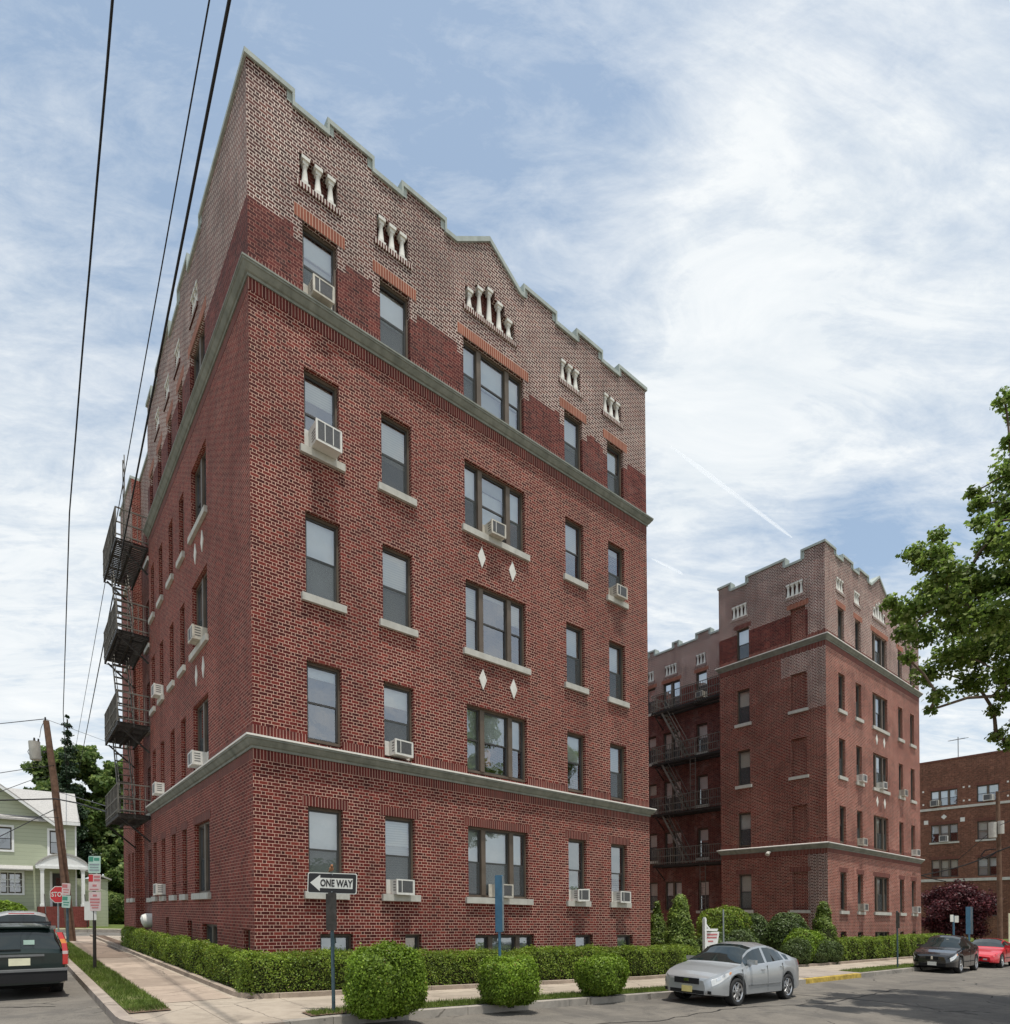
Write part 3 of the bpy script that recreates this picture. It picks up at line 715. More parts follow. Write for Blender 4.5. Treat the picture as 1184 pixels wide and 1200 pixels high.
b = MB(); b.box(W1-.3, W1, .35, 17.2, 17.7, LO); b.build('parapet', 'brick_weathered', A, shear=True)
b = MB(); b.box(W1-.34, W1+.05, .35, 17.2, LO, LO+.1); b.build('coping', 'coping', A, shear=True)
b = MB(); b.fb(FR, 0, 3.4, -.34, .05, 17.9, 18.0); b.build('coping', 'coping', A, shear=True)
b = MB(); b.fb(FE_, 0, 2.9, -.34, .05, 17.9, 18.0); b.build('coping', 'coping', A, shear=True)
fire_escape(A, F((0, 10.9, 0), (0, 1, 0), (-1, 0, 0)), .05, 3.3, .92, [13.82, 10.87, 7.92, 4.97], (2.9, 1.2, .5), ladders=((2.6, 18.05, 13.85, .35),))
b = MB(); b.tube([(.35, 11.7, 1.5), (-.08, 11.7, 1.5), (-.16, 11.7, 1.49), (-.2, 11.7, 1.48)], [.24, .24, .2, .1], 16); b.build('vent_duct', 'white_stone', A, shear=True, smooth=True, sharp=40)

# ---- the second building across the court
X2 = 24.1; W2 = 11.1
Bd = empty('apartment_building', SH((X2, 0, .1)), 'second red brick apartment house beyond the court, with bricked-up blind windows on its near side', 'apartment building', 'red brick apartment houses')
BASE[Bd.name] = tuple(Bd.location)
FS2 = F((X2, 0, 0), (1, 0, 0), (0, -1, 0)); FC = F((X2, 0, 0), (0, 1, 0), (-1, 0, 0))
cols2 = [(1.22, 1.86, (1,)), (3.02, 3.64, (1,)), (4.92, 6.72, TRI), (8.12, 8.70, (1,)), (9.76, 10.34, (1,))]
def mS2(u, z):
    if z > 15.66: return 6
    if z > 14.3: return 6
    return 8
seg2 = [(0, 1.0, HI), (1.0, 1.75, LO), (1.75, 2.75, HI), (2.75, 3.45, LO), (3.45, 4.5, HI), (4.5, 4.85, LO), (6.75, 7.1, LO), (7.1, 8.0, HI), (8.0, 8.8, LO), (8.8, 9.6, HI), (9.6, 10.3, LO), (10.3, W2, HI)]
pan2 = [(1.1, 1.85, 16.58, hs3), (2.95, 3.55, 16.58, hs3), (8.1, 8.75, 16.58, hs3), (9.7, 10.3, 16.58, hs3)]
base2 = [(1.2, 1.8, .25, 1.35, (1,)), (3.0, 3.6, .25, 1.33, (1,)), (4.95, 6.7, .2, 1.33, TRI), (8.1, 8.6, .2, 1.33, (1,)), (9.8, 10.3, .2, 1.33, (1,))]
stdfront(Bd, FS2, W2, cols2, {}, [(u, z) for z in (10.7, 7.68) for u in (5.35, 6.25)], base2, mS2, seg2, (4.85, 6.75, LO, 18.72), pan2, (5.05, 6.55, 16.62, (.50, .74, .90, .74, .50)))
# court side: one column of windows, one of bricked-up niches
def mC(u, z):
    if z > 15.66: return 6
    if z > 14.3: return 2 if u > .75 else 6
    if z > 11.2 and u < .8 or (z > 12.9 and u < 2.0): return 6
    if z < 4.8 and u < .85: return 0
    return 1
opsC = []; winC = []
for fl, (zb, zt) in FL.items():
    opsC.append(dict(u0=3.56, u1=4.22, z0=zb, z1=zt, d=.2)); winC.append((fl, 3.56, 4.22, zb, zt))
    opsC.append(dict(u0=.86, u1=1.56, z0=zb, z1=zt, d=.12, back=1))
for a, e in ((.95, 1.75), (3.65, 4.45)): opsC += panel(Bd, FC, a, e, 16.45, (.62,)*4)
b = wall(Bd, FC, 0, 5.15, -1.2, 17.7, opsC, mC, BM, extra=((.75, .8, .85, 2.0), (15.66, 14.3, 4.8, 11.2, 12.9)))
lintel(b, FC, .86, 1.56, FL[5][1], 4, .21, .14); lintel(b, FC, 3.56, 4.22, FL[5][1], 3)
for k in (.86, 3.56): lintel(b, FC, k, k+.68, FL[1][1], 3)
wo = [o for o in opsC if o.get('back') is None]
for z in (ZC1, ZC2): strip(b, FC, 0, 5.15, z-.22, z, 3, wo); strip(b, FC, 0, 5.15, z+.275, z+.46, 3, opsC)
b.build('wall', BM, Bd, shear=True)
for fl, a, e, zb, zt in winC: window(Bd, FC, a, e, zb+(.05 if fl in (2, 5) else 0), zt, (1,), [(.5, 0, 2) if fl != 1 else (.98, 0, None)], sill=fl in (1, 3, 4), screens=[True])
for fl in (1, 3, 4):
    sl = MB(); sl.fb(FC, .76, 1.66, -.1, .075, FL[fl][0]-.13, FL[fl][0]); sl.build('niche_sill', 'sill', Bd, shear=True)
cornice(Bd, FC, 0, 5.15, ZC1, 1, 1); cornice(Bd, FC, 0, 5.15, ZC2, 1, 1)
parapet(Bd, FC, [(.34, .98, HI), (.98, 1.77, LO-.15), (1.77, 3.65, HI-.05), (3.65, 4.5, LO-.12), (4.5, 5.15, HI-.05)], 17.7)
# recessed court wall with balcony doors
XR = 27.2
FCR = F((XR, 5.15, 0), (0, 1, 0), (-1, 0, 0))
opsR = []; winR = []
for fl, (zb, zt) in FL.items():
    for a, e, zz, li in ((.35, .95, zb, (1,)), (1.95, 2.6, zb, (1,)), (3.2, 4.0, zb, (1,))):
        pass
    for a, e, dz, li in ((.9, 1.5, 0, (1,)), (2.75, 3.45, 0, (1,)), (4.55, 5.75, -.3, (1, 1)), (6.3, 7.0, 0, (1,))):
        if fl == 1: dz = 0
        opsR.append(dict(u0=a, u1=e, z0=zb+dz, z1=zt, d=.22)); winR.append((a, e, zb+dz, zt, li))
for a in (1.0, 2.8, 4.75, 6.4): opsR += panel(Bd, FCR, a, a+.85 if a == 4.75 else a+.65, 16.3, (.62,)*(4 if a == 4.75 else 3))
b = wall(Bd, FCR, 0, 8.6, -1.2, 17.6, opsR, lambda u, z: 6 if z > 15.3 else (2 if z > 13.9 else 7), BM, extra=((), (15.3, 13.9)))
for a, e, zb, zt, li in winR:
    if zt > 15: lintel(b, FCR, a, e, zt, 4)
b.build('wall', BM, Bd, shear=True)
for a, e, zb, zt, li in winR: window(Bd, FCR, a, e, zb, zt, li, [rblind() for _ in li], sill=len(li) == 1, screens=[True])
parapet(Bd, FCR, [(0, .9, LO-.25), (.9, 1.5, HI-.2), (1.5, 2.5, LO-.25), (2.5, 3.4, HI-.2), (3.4, 4.6, LO-.25), (4.6, 5.0, HI-.2), (5.0, 6.3, LO-.25), (6.3, 6.8, HI-.2), (6.8, 8.6, LO-.25)], 17.6)
fire_escape(Bd, FCR, .4, 5.9, .95, [14.0, 10.95, 7.95, 4.95], (5.3, 3.6, .62), ladders=((2.6, 4.9, 1.9, .8), (3.1, 11.9, 7.95, .9)))
b = MB()
b.quad((X2, 5.15, -1), (X2, 5.15, 17.7), (XR, 5.15, 17.7), (XR, 5.15, -1)); b.quad((X2+W2, 0, -1.2), (X2+W2, 13.7, -1.2), (X2+W2, 13.7, 17.7), (X2+W2, 0, 17.7))
b.quad((XR, 13.75, -1), (XR, 13.75, 17.6), (X2+W2, 13.75, 17.6), (X2+W2, 13.75, -1))
b.build('wall', 'brick_side', Bd, shear=True)
b = MB(); b.box(X2+.3, X2+W2-.3, .3, 5.15, 17.0, 17.2); b.box(XR+.3, X2+W2-.3, 5.15, 13.6, 17.0, 17.2); b.build('roof', 'tar', Bd, shear=True)
b = MB(); b.tube([(X2-.05, 2.55, ZC1-.02), (X2-.28, 2.55, ZC1-.06), (X2-.36, 2.55, ZC1-.16)], [.03, .07, .1], 10); b.build('flood_light', 'sill', Bd, shear=True)

# low link wall closing the court behind
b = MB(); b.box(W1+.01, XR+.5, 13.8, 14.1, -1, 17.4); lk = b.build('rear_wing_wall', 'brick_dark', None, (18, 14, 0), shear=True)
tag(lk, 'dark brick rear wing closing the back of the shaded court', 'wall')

# ---- brown brick building across the far street
X3 = 60.
C3 = empty('apartment_building', SH((X3, 3, .3)), 'brown brick apartment block at far right behind the purple tree', 'apartment building')
BASE[C3.name] = tuple(C3.location)
F3 = F((X3, -14, 0), (0, 1, 0), (-1, 0, 0))
ops3 = []; w3 = []
for zb, zt in ((11.95, 13.35), (8.8, 10.35), (5.75, 7.3), (2.4, 4.0)):
    for a, e, li in ((21.1-2*0, 21.1+2.0-.0, (1, 1, 1)),): pass
    for a, e, n in ((19.05, 21.05, 3), (16.2, 17.7, 2), (12.6, 14.1, 2), (9., 11., 3), (23.5, 25.4, 3), (5.5, 7., 2)):
        ops3.append(dict(u0=a, u1=e, z0=zb, z1=zt, d=.2)); w3.append((a, e, zb, zt, (1,)*n))
b = wall(C3, F3, -6, 30, -1.5, 15.85, ops3, lambda u, z: 0, ['brick_far'])
for a, e, zb, zt, li in w3: lintel(b, F3, a, e, zt, 1, .26, .12)
b.build('wall', ['brick_far', 'soldier_dark'], C3, shear=True)
for a, e, zb, zt, li in w3: window(C3, F3, a, e, zb, zt, li, [(.5, 0, None), (.55, 0, 1), (.5, 0, None)], sill=False)
b = MB(); b.box(X3-.06, X3+.35, -20, 16, 15.85, 16.0); b.build('coping', 'soldier_dark', C3, shear=True)
for z, h in ((11.62, .2), (5.36, .24)):
    b = MB(); b.fb(F3, -6, 30, 0, .09, z, z+h); b.build('belt_course', 'sill', C3, shear=True)
for a, e, n in ((19.05, 21.05, 3), (16.2, 17.7, 2), (12.6, 14.1, 2)):
    b = MB(); b.fb(F3, a-.1, e+.1, 0, .08, 8.66, 8.8); b.build('sill', 'sill', C3, shear=True)
for u in (18.7, 21.4):
    b = MB(); b.fb(F3, u-.16, u+.16, 0, .03, 10.45, 10.8); b.build('stone_block', 'white_stone', C3, shear=True)
diamond(C3, F3, 20.05, 11.0, .22, .22)
for u in (18.2, 18.6, 15.6, 21.6): 
    for z in (12.15, 13.3):
        b = MB(); b.fb(F3, u-.06, u+.06, 0, .03, z, z+.14); b.build('stone_block', 'white_stone', C3, shear=True)
b = MB(); b.quad((X3, -20, -1.5), (X3+15, -20, -1.5), (X3+15, -20, 15.85), (X3, -20, 15.85)); b.quad((X3, 16, -1.5), (X3+15, 16, -1.5), (X3+15, 16, 15.85), (X3, 16, 15.85)); b.build('wall', 'brick_far', C3, shear=True)
b = MB(); b.box(X3+.35, X3+15, -20, 16, 15.4, 15.6); b.build('roof', 'tar', C3, shear=True)
b = MB(); b.quad((X3+15, -20, -1.5), (X3+15, 16, -1.5), (X3+15, 16, 15.85), (X3+15, -20, 15.85)); b.build('wall', 'brick_far', C3, shear=True)
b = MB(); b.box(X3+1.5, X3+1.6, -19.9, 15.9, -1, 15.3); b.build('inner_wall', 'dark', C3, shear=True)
b = MB(); z0 = 15.9
b.tube([(X3+.3, 5.05, z0-.4), (X3+.3, 5.05, z0+1.9)], .03, 6)
for k, l in ((.0, .75), (-.3, .6), (.25, .45)): b.tube([(X3+.3+k, 5.05-l, z0+1.7+k*.3), (X3+.3+k, 5.05+l, z0+1.7+k*.3)], .02, 5)
b.tube([(X3, 5.05, z0+1.62), (X3+.6, 5.05, z0+1.78)], .025, 5)
b.build('antenna', 'wire_grey', C3, shear=True)

# ---- window air conditioners
acs = [(FS, 3.17, 2.30, 'air conditioner in the ground-floor window just right of the one-way sign'),
       (FS, 6.02, 2.32, 'air conditioner in the wide ground-floor window behind the blue post'),
       (FS, 8.78, 2.30, 'air conditioner in the second ground-floor window from the court corner'),
       (FS, 10.54, 2.30, 'air conditioner in the ground-floor window nearest the court corner'),
       (FS, 3.17, 5.37, 'air conditioner resting on the white lower cornice of the street front'),
       (FS, 1.45, 11.31, 'big air conditioner high in the left column above a stained patch of brick'),
       (FS, 5.9, 11.31, 'air conditioner in a wide window high above the white diamonds'),
       (FS, 10.52, 11.31, 'small air conditioner high in the right-hand window column'),
       (FS, 1.42, 14.40, 'air conditioner in the top-floor window below the parapet corner')]
for fr, u, z, lb in acs:
    big = 'big' in lb
    air_con(fr, u, z, 'white '+lb, w=.52 if big else .42, h=.42 if big else .32, d=.34 if big else .22, side=0 if big else 1)
for u, z, lb in ((3.95, 8.33, 'white air conditioner in the double window on the side street wall, middle height'), (4.1, 5.37, 'white air conditioner on the side street cornice, nearest the corner'),
                 (8.9, 8.33, 'white air conditioner high beside the side street fire escape'), (8.9, 5.37, 'white air conditioner on the side street cornice beside the lowest fire escape balcony'), (8.9, 2.33, 'white air conditioner in a ground-floor slot window on the side street wall')):
    air_con(FW, u, z, lb, side=1)
for u, z, lb in ((3.33, 8.33, 'white air conditioner on the second building, third floor, left of the wide window'), (5.7, 8.33, 'white air conditioner in the wide third-floor window of the second building'), (8.4, 8.33, 'white air conditioner on the second building, third floor, right of the wide window'),
                 (3.33, 5.37, 'white air conditioner on the left part of the second building\'s lower cornice'), (10.05, 5.37, 'white air conditioner on the right end of the second building\'s lower cornice'),
                 (3.33, 2.33, 'white air conditioner in a ground-floor window of the second building, left of the wide window'), (10.05, 2.33, 'white air conditioner in the last ground-floor window of the second building')):
    air_con(FS2, u, z, lb, side=1)
air_con(FCR, 3.1, 14.4, 'white air conditioner behind the top balcony in the court', side=1)
for u, z, lb in ((20.7, 12.0, 'white air conditioner in the top triple window of the brown block'), (20.05, 8.85, 'white air conditioner in the middle triple window of the brown block'), (16.9, 12.0, 'grey air conditioner in the top double window of the brown block')):
    air_con(F3, u, z, lb, w=.6, h=.5, side=1)

# amber lamp figure and white bird ornament in a window
b = MB(); b.tube([SH((5.83, .275, 5.62)), SH((5.83, .275, 5.66)), SH((5.83, .275, 5.74)), SH((5.85, .275, 5.83)), SH((5.85, .275, 5.93)), SH((5.84, .275, 6.02)), SH((5.84, .275, 6.06))], [.03, .10, .09, .06, .085, .075, .02], 12)
tag(b.build('figurine', 'amber_figure', None, SH((5.83, .275, 5.62)), smooth=True), 'amber figure standing inside the dark wide window above the lower cornice', 'figurine')
b = MB(); c = SH((6.1, .25, 5.47)); b.ball(c, .06, .03, .04, 8, 6); b.tube([(c[0]+.03, c[1], c[2]+.01), (c[0]+.045, c[1], c[2]+.1), (c[0]+.02, c[1], c[2]+.15), (c[0]-.02, c[1], c[2]+.14)], [.03, .022, .022, .008], 7)
tag(b.build('ornament', 'white_stone', None, c, smooth=True), 'little white bird ornament on the sill below the amber figure', 'ornament')
b = MB(); b.tube([SH((5.83, .275, 5.37)), SH((5.83, .275, 5.6))], .02, 6); b.tube([SH((5.83, .29, 5.42)), SH((5.83, .29, 5.44))], .08, 10)
tag(b.build('figure_stand', 'dark', None, SH((5.83, .275, 5.37))), 'dark stand holding the amber figure in the window', 'stand')

# ------------------------------------------------------------------ ground
def sheet(name, x0, x1, y0, y1, dz, mat, step=1., ylow=None, lines_x=(), kind='structure', thick=0.):
    xs = sorted(set([x0, x1]+[k for k in (0, 10, 40) if x0 < k < x1]+[k for k in lines_x if x0 < k < x1]+list(np.arange(x0, x1, step))))
    ys = sorted(set([y0, y1]+[k for k in (60,) if y0 < k < y1]+list(np.arange(y0, y1, step))))
    ny = len(ys); b = MB(); v = []; f = []
    for x in xs:
        lo = ylow(x) if ylow else y0
        for t in ys:
            y = lo+(t-y0)/(y1-y0)*(y1-lo); v.append((x, y, g(x, y)+dz))
    for i in range(len(xs)-1):
        for j in range(ny-1): f.append((i*ny+j, (i+1)*ny+j, (i+1)*ny+j+1, i*ny+j+1))
    b.add(v, f); o = b.build(name, mat, None, (0, 0, 0)); o['kind'] = kind
    return o
KX, KY, RC = -2.5, -3.65, 1.8
def ylow(x):
    if x < KX+RC: t = max(0., RC*RC-(x-KX-RC)**2); return KY+RC-math.sqrt(t)
    return KY
sheet('ground', -400, 700, -500, 900, -.34, 'terrain', 40., lines_x=(-20, 20))
sheet('road', -80, 140, -60, 33, -.13, 'asphalt', 4.)
arcx = [KX+RC-RC*math.cos(R(a)) for a in range(0, 91, 9)]
sheet('sidewalk', KX, 44, KY, 24.6, 0., 'sidewalk', 2., ylow, arcx)
sheet('side_sidewalk', -1.72, -.66, -.9, 24.6, .006, 'sidewalk_side', 1.)
sheet('side_sidewalk', -1.70, -.67, 9.4, 18.2, .011, 'slab_dark', 1.)
sheet('driveway', 15.0, 18.3, KY+.16, 1.5, .008, 'drive', 1.)
sheet('court_ground', 12.0, 24.05, 1.5, 13.8, .01, 'drive', 2.)
for k_, (pts) in enumerate([[(2.5, -5.2), (5., -5.6), (8., -5.3), (11., -5.9), (16., -5.6)], [(11.5, -4.4), (12.2, -6.5), (11.8, -8.6)], [(-6., 2.), (-4.2, 1.2), (-3., .6)]]):
    b = MB()
    P_ = []
    for (x0, y0), (x1, y1) in zip(pts[:-1], pts[1:]):
        for q_ in range(10): P_.append((x0+(x1-x0)*q_/10+rnd.uniform(-.04, .04), y0+(y1-y0)*q_/10+rnd.uniform(-.06, .06)))
    for (x0, y0), (x1, y1) in zip(P_[:-1], P_[1:]):
        d_ = Vector((x1-x0, y1-y0, 0)); n_ = Vector((-d_.y, d_.x, 0)).normalized()*rnd.uniform(.012, .03)
        b.quad((x0-n_.x, y0-n_.y, g(x0, y0)-.126), (x1-n_.x, y1-n_.y, g(x1, y1)-.126), (x1+n_.x, y1+n_.y, g(x1, y1)-.126), (x0+n_.x, y0+n_.y, g(x0, y0)-.126))
    o = b.build('road_tar_seam', 'tar_seam', None, (0, 0, 0)); o['kind'] = 'structure'
# kerbs
def kerb(name, pts, mat, w=.16, up=.004, dn=-.16):
    b = MB()
    for (x0, y0), (x1, y1) in zip(pts[:-1], pts[1:]):
        d = Vector((x1-x0, y1-y0, 0)).normalized(); n = Vector((-d.y, d.x, 0))*w
        def c(x, y, dz): return (x, y, g(x, y)+dz)
        a0, a1 = (x0, y0), (x1, y1); b0, b1 = (x0+n.x, y0+n.y), (x1+n.x, y1+n.y)
        b.hexa([c(*a0, dn), c(*a1, dn), c(*b1, dn), c(*b0, dn), c(*a0, up), c(*a1, up), c(*b1, up), c(*b0, up)])
    o = b.build(name, mat, None, (0, 0, 0)); o['kind'] = 'structure'; return o
kerb('kerb', [(x, KY) for x in (-.7, 0, 2, 4, 6, 8, 10, 12, 14.4)], 'kerb')
kerb('kerb', [(x, KY) for x in (18.2, 21, 25, 30, 36, 40, 44)], 'kerb')
kerb('yellow_kerb', [(x, KY) for x in (14.4, 15.5, 17, 18.2)], 'yellow', .16, .004, -.14)
kerb('kerb', [(KX, y) for y in (24.6, 20, 15, 10, 6, 3, 1, -.5, -1.85)]+[(KX+RC-RC*math.cos(R(a)), KY+RC-RC*math.sin(R(a))) for a in range(9, 91, 9)], 'kerb_side')
# planter edging and soil
ed = [(-.58, 24.4), (-.58, 10.), (-.58, 4.), (-.58, 1.), (-.58, -.6), (-.53, -.95), (-.38, -1.2), (-.1, -1.33), (.3, -1.36), (2., -1.36), (6., -1.36), (10., -1.36), (13.6, -1.36), (14.4, -1.2), (14.7, -.7), (14.7, .5)]
kerb('planter_edging', ed, 'edging', .11, .085, -.05)
kerb('planter_edging', [(18.4, .6), (18.5, -.9), (19.0, -1.3), (20, -1.36), (26, -1.36), (34, -1.36), (36, -1.3)], 'edging', .11, .085, -.05)
sheet('planter_soil', -.47, 0.02, -1.2, 24.4, .03, 'soil', 2.); sheet('planter_soil', .02, 14.6, -1.25, .02, .03, 'soil', 1.); sheet('planter_soil', 18.6, 36, -1.25, .02, .03, 'soil', 2.)
# other blocks
sheet('pavement', -80, 140, -60, -12.6, .0, 'sidewalk', 6.)
sheet('pavement', -80, -10.2, -3.2, 24.6, .0, 'sidewalk', 6.)
sheet('lawn', -80, 60, 33., 140, .02, 'grass', 4.)
kerb('kerb', [(60, 33.), (20, 33), (0, 33), (-3, 33)], 'kerb', .18, .03)
kerb('kerb', [(-10, 33.), (-40, 33), (-80, 33)], 'kerb', .18, .03)
sheet('path', -40, 40, 34., 35.2, .03, 'sidewalk', 2.)
sheet('pavement', 46, 140, -3, 33, .0, 'sidewalk', 6.)
sheet('lawn', 52, 60, -2.5, 16, .02, 'grass', 2.)

# ------------------------------------------------------------------ foliage
def leafmesh(name, C, Nn, L, W, mat, parent=None, origin=(0, 0, 0), spread=.7):
    """one mesh of many small leaves at centres C facing roughly Nn"""
    n = len(C); C = np.asarray(C, float); Nn = np.asarray(Nn, float)+rng.normal(0, spread, (n, 3))
    Nn /= np.linalg.norm(Nn, axis=1, keepdims=True)+1e-9
    a = np.cross(Nn, rng.normal(0, 1, (n, 3))); a /= np.linalg.norm(a, axis=1, keepdims=True)+1e-9
    b = np.cross(Nn, a); k = rng.uniform(.65, 1.35, (n, 1))
    bend = Nn*(L*.12)*k
    V = np.stack([C-a*L/2*k, C+b*W/2*k+bend, C+a*L/2*k, C-b*W/2*k+bend], 1).reshape(-1, 3)-np.array(origin if parent is None else BASE[parent.name])
    me = bpy.data.meshes.new(name)
    me.vertices.add(4*n); me.vertices.foreach_set('co', V.ravel())
    me.loops.add(4*n); me.loops.foreach_set('vertex_index', np.arange(4*n, dtype=np.int32))
    me.polygons.add(n); me.polygons.foreach_set('loop_start', np.arange(0, 4*n, 4, dtype=np.int32)); me.polygons.foreach_set('loop_total', np.full(n, 4, dtype=np.int32))
    me.materials.append(M[mat]); me.update(calc_edges=True); me.validate()
    o = bpy.data.objects.new(name, me); COL.objects.link(o)
    if parent is not None: o.parent = parent; BASE[o.name] = BASE[parent.name]
    else: o.location = origin; BASE[o.name] = tuple(origin)
    return o
def lump(P, s=1., a=.06):
    x, y, z = P[:, 0]*s, P[:, 1]*s, P[:, 2]*s
    return a*(np.sin(5.1*x+1.3*np.sin(3*z+y))*np.cos(4.3*y+z)+.6*np.sin(9.7*x+2*z+4*y)+.5*np.cos(11.3*z+7*x-3*y))
def hedge(x0, x1, y0, y1, h, label, mat='hedge', dens=900, L=.055, group='clipped hedges', name='hedge', top_r=.12):
    """clipped hedge running over the ground"""
    cx, cy = (x0+x1)/2, (y0+y1)/2
    o0 = (cx, cy, g(cx, cy))
    e = empty(name, o0, label, 'hedge', group)
    dx, dy = x1-x0, y1-y0
    faces = [('t', dx*dy), ('a', dx*h), ('b', dx*h), ('c', dy*h), ('d', dy*h)]
    P = []; Nn = []
    for k, ar in faces:
        n = int(ar*dens*(1.3 if k == 't' else 1)); r1 = rng.random(n); r2 = rng.random(n)**.8
        if k == 't': p = np.stack([x0+dx*r1, y0+dy*rng.random(n), np.full(n, h)], 1); nn = (0, 0, 1)
        elif k == 'a': p = np.stack([x0+dx*r1, np.full(n, y0), .06+(h-.06)*r2], 1); nn = (0, -1, .3)
        elif k == 'b': p = np.stack([x0+dx*r1, np.full(n, y1), .06+(h-.06)*r2], 1); nn = (0, 1, .3)
        elif k == 'c': p = np.stack([np.full(n, x0), y0+dy*r1, .06+(h-.06)*r2], 1); nn = (-1, 0, .3)
        else: p = np.stack([np.full(n, x1), y0+dy*r1, .06+(h-.06)*r2], 1); nn = (1, 0, .3)
        P.append(p); Nn.append(np.tile(np.array(nn, float), (n, 1)))
    P = np.concatenate(P); Nn = np.concatenate(Nn)
    # round the shoulders, waist in at the foot, lumps
    m = top_r
    for ax, lo, hi in ((0, x0, x1), (1, y0, y1)):
        near = np.clip(1-np.minimum(P[:, ax]-lo, hi-P[:, ax])/m, 0, 1); zt = np.clip((P[:, 2]-(h-m))/m, 0, 1)
        s = near*zt; P[:, 2] -= .35*m*s; c = (lo+hi)/2; P[:, ax] += (c-P[:, ax])*np.minimum(.25, .35*m/max(.2, (hi-lo)/2))*s
        foot = np.clip(1-P[:, 2]/(.35*h), 0, 1); P[:, ax] += (c-P[:, ax])*.16*foot*(1 if hi-lo < 1.5 else 0)
    P += Nn*(lump(P, .7, .04)+lump(P, 1.7, .02)+np.where(rng.random(len(P)) < .03, .06, 0)*rng.random(len(P))+rng.normal(-.02, .028, len(P)))[:, None]
    P[:, 2] += np.array([g(a, b) for a, b in P[:, :2]])
    leafmesh('foliage', P, Nn, L, L*.62, mat, e, spread=.55)
    b = MB(); i = .09
    zz = lambda x, y, z: (x, y, g(x, y)+z)
    nseg = max(1, int(max(dx, dy)/2))
    for k in range(nseg):
        if dx > dy: a0, a1 = x0+i+(dx-2*i)*k/nseg, x0+i+(dx-2*i)*(k+1)/nseg; c0, c1 = y0+i*1.2, y1-i*1.2
        else: a0, a1 = x0+i*1.2, x1-i*1.2; c0, c1 = y0+i+(dy-2*i)*k/nseg, y0+i+(dy-2*i)*(k+1)/nseg
        b.hexa([zz(a0, c0, .12), zz(a1, c0, .12), zz(a1, c1, .12), zz(a0, c1, .12), zz(a0, c0, h-.1), zz(a1, c0, h-.1), zz(a1, c1, h-.1), zz(a0, c1, h-.1)])
    for k in range(int(max(dx, dy)/.22)):
        t = rng.random(); x = x0+dx*(.1+.8*rng.random()) if dx < 2 else x0+dx*t; y = y0+dy*(.1+.8*rng.random()) if dy < 2 else y0+dy*t
        b.tube([zz(x, y, -.02), zz(x+.05*rng.normal(), y+.05*rng.normal(), h*.5)], [.015, .008], 5)
    b.build('branches', 'core', e)
def bush(x, y, r, ry, h, label, mat='bush', n=6000, L=.06, square=2.4, cat='bush', name='bush', group=None, taper=0., flat=False):
    """clipped bush: a super-ellipsoid crown of leaves (cone when taper)"""
    z0 = g(x, y); e = empty(name, (x, y, z0), label, cat, group)
    d = rng.normal(0, 1, (n, 3)); d /= np.linalg.norm(d, axis=1, keepdims=True)
    q = (np.abs(d)**square).sum(1)**(-1./square); p = d*q[:, None]
    Nn = np.sign(p)*np.abs(p)**(square-1)
    hh = h/2
    if taper:
        t = rng.random(n)**.75; th = rng.random(n)*2*math.pi
        prof = np.minimum(1., (1-t)**.62*1.05)*np.where(t < .12, .82+1.5*t, 1.)
        p = np.stack([np.cos(th)*prof, np.sin(th)*prof, 2*t-1], 1); Nn = np.stack([np.cos(th), np.sin(th), .35+t*.8], 1)
    P = np.stack([p[:, 0]*r, p[:, 1]*ry, (p[:, 2]+1)*hh], 1)
    if not taper:
        low = np.clip(1-P[:, 2]/(.4*h), 0, 1); P[:, :2] *= (1-.12*low)[:, None]
    P += Nn*(lump(P+np.array([x, y, 0]), .8, .045*min(1.3, r/.5))+lump(P+np.array([y, x, 0]), 2.1, .018)+np.where(rng.random(n) < .04, .05, 0)*rng.random(n)+rng.normal(-.025, .03, n))[:, None]*(1. if not taper else .8)
    P[:, 2] = np.maximum(P[:, 2], .02)
    P += np.array([x, y, z0])
    leafmesh('foliage', P, Nn, L, L*.62, mat, e, spread=.5)
    b = MB()
    if taper: b.tube([(x, y, z0+.05), (x, y, z0+h*.2), (x, y, z0+h*.6), (x, y, z0+h*.9)], [r*.6, r*.8, r*.5, r*.06], 10)
    else: b.ball((x, y, z0+h*.5), r*.86, ry*.86, h*.43, 14, 9)
    for k in range(5):
        b.tube([(x+.06*rng.normal(), y+.06*rng.normal(), z0-.03), (x+.12*rng.normal(), y+.12*rng.normal(), z0+h*.4)], [.02, .01], 5)
    b.build('branches', 'core', e)
hedge(-.46, .02-.12, -.95, 14.5, .74, 'clipped green hedge running along the side street wall', dens=1500, L=.042)
hedge(-.42, 6.05, -1.22, -.55, .76, 'clipped hedge under the street windows, from the corner behind the big round bush', dens=2000, L=.038)
hedge(6.05, 12.6, -1.2, -.5, .84, 'clipped hedge under the street windows, from the blue post to the cone shrub', dens=1400, L=.045)
hedge(22.3, 29.0, -1.2, -.5, .98, 'clipped hedge at the foot of the second building, near half', dens=500, L=.07)
hedge(29.0, 36., -1.25, -.45, 1.05, 'taller far half of the hedge at the second building, behind the black car', dens=500, L=.07)
bush(.72, -4.0+.1, .56, .5, 1.02, 'largest bright green clipped bush on the verge, right of the one-way sign', n=30000, L=.042, square=3.0, group='clipped verge bushes')
bush(3.2, -3.75, .50, .42, .84, 'bright green squarish bush around the foot of the blue post', n=18000, L=.042, square=3.6, group='clipped verge bushes')
bush(5.95, -3.45, .52, .42, .82, 'bright green bush on the verge just left of the silver sedan', n=17000, L=.042, square=3.1, group='clipped verge bushes')
bush(13.05, -.3, .62, .6, 2.42, 'bright cone-shaped evergreen beside the white hanging sign', 'conifer', 9000, .07, cat='shrub', name='cone_shrub', taper=1)
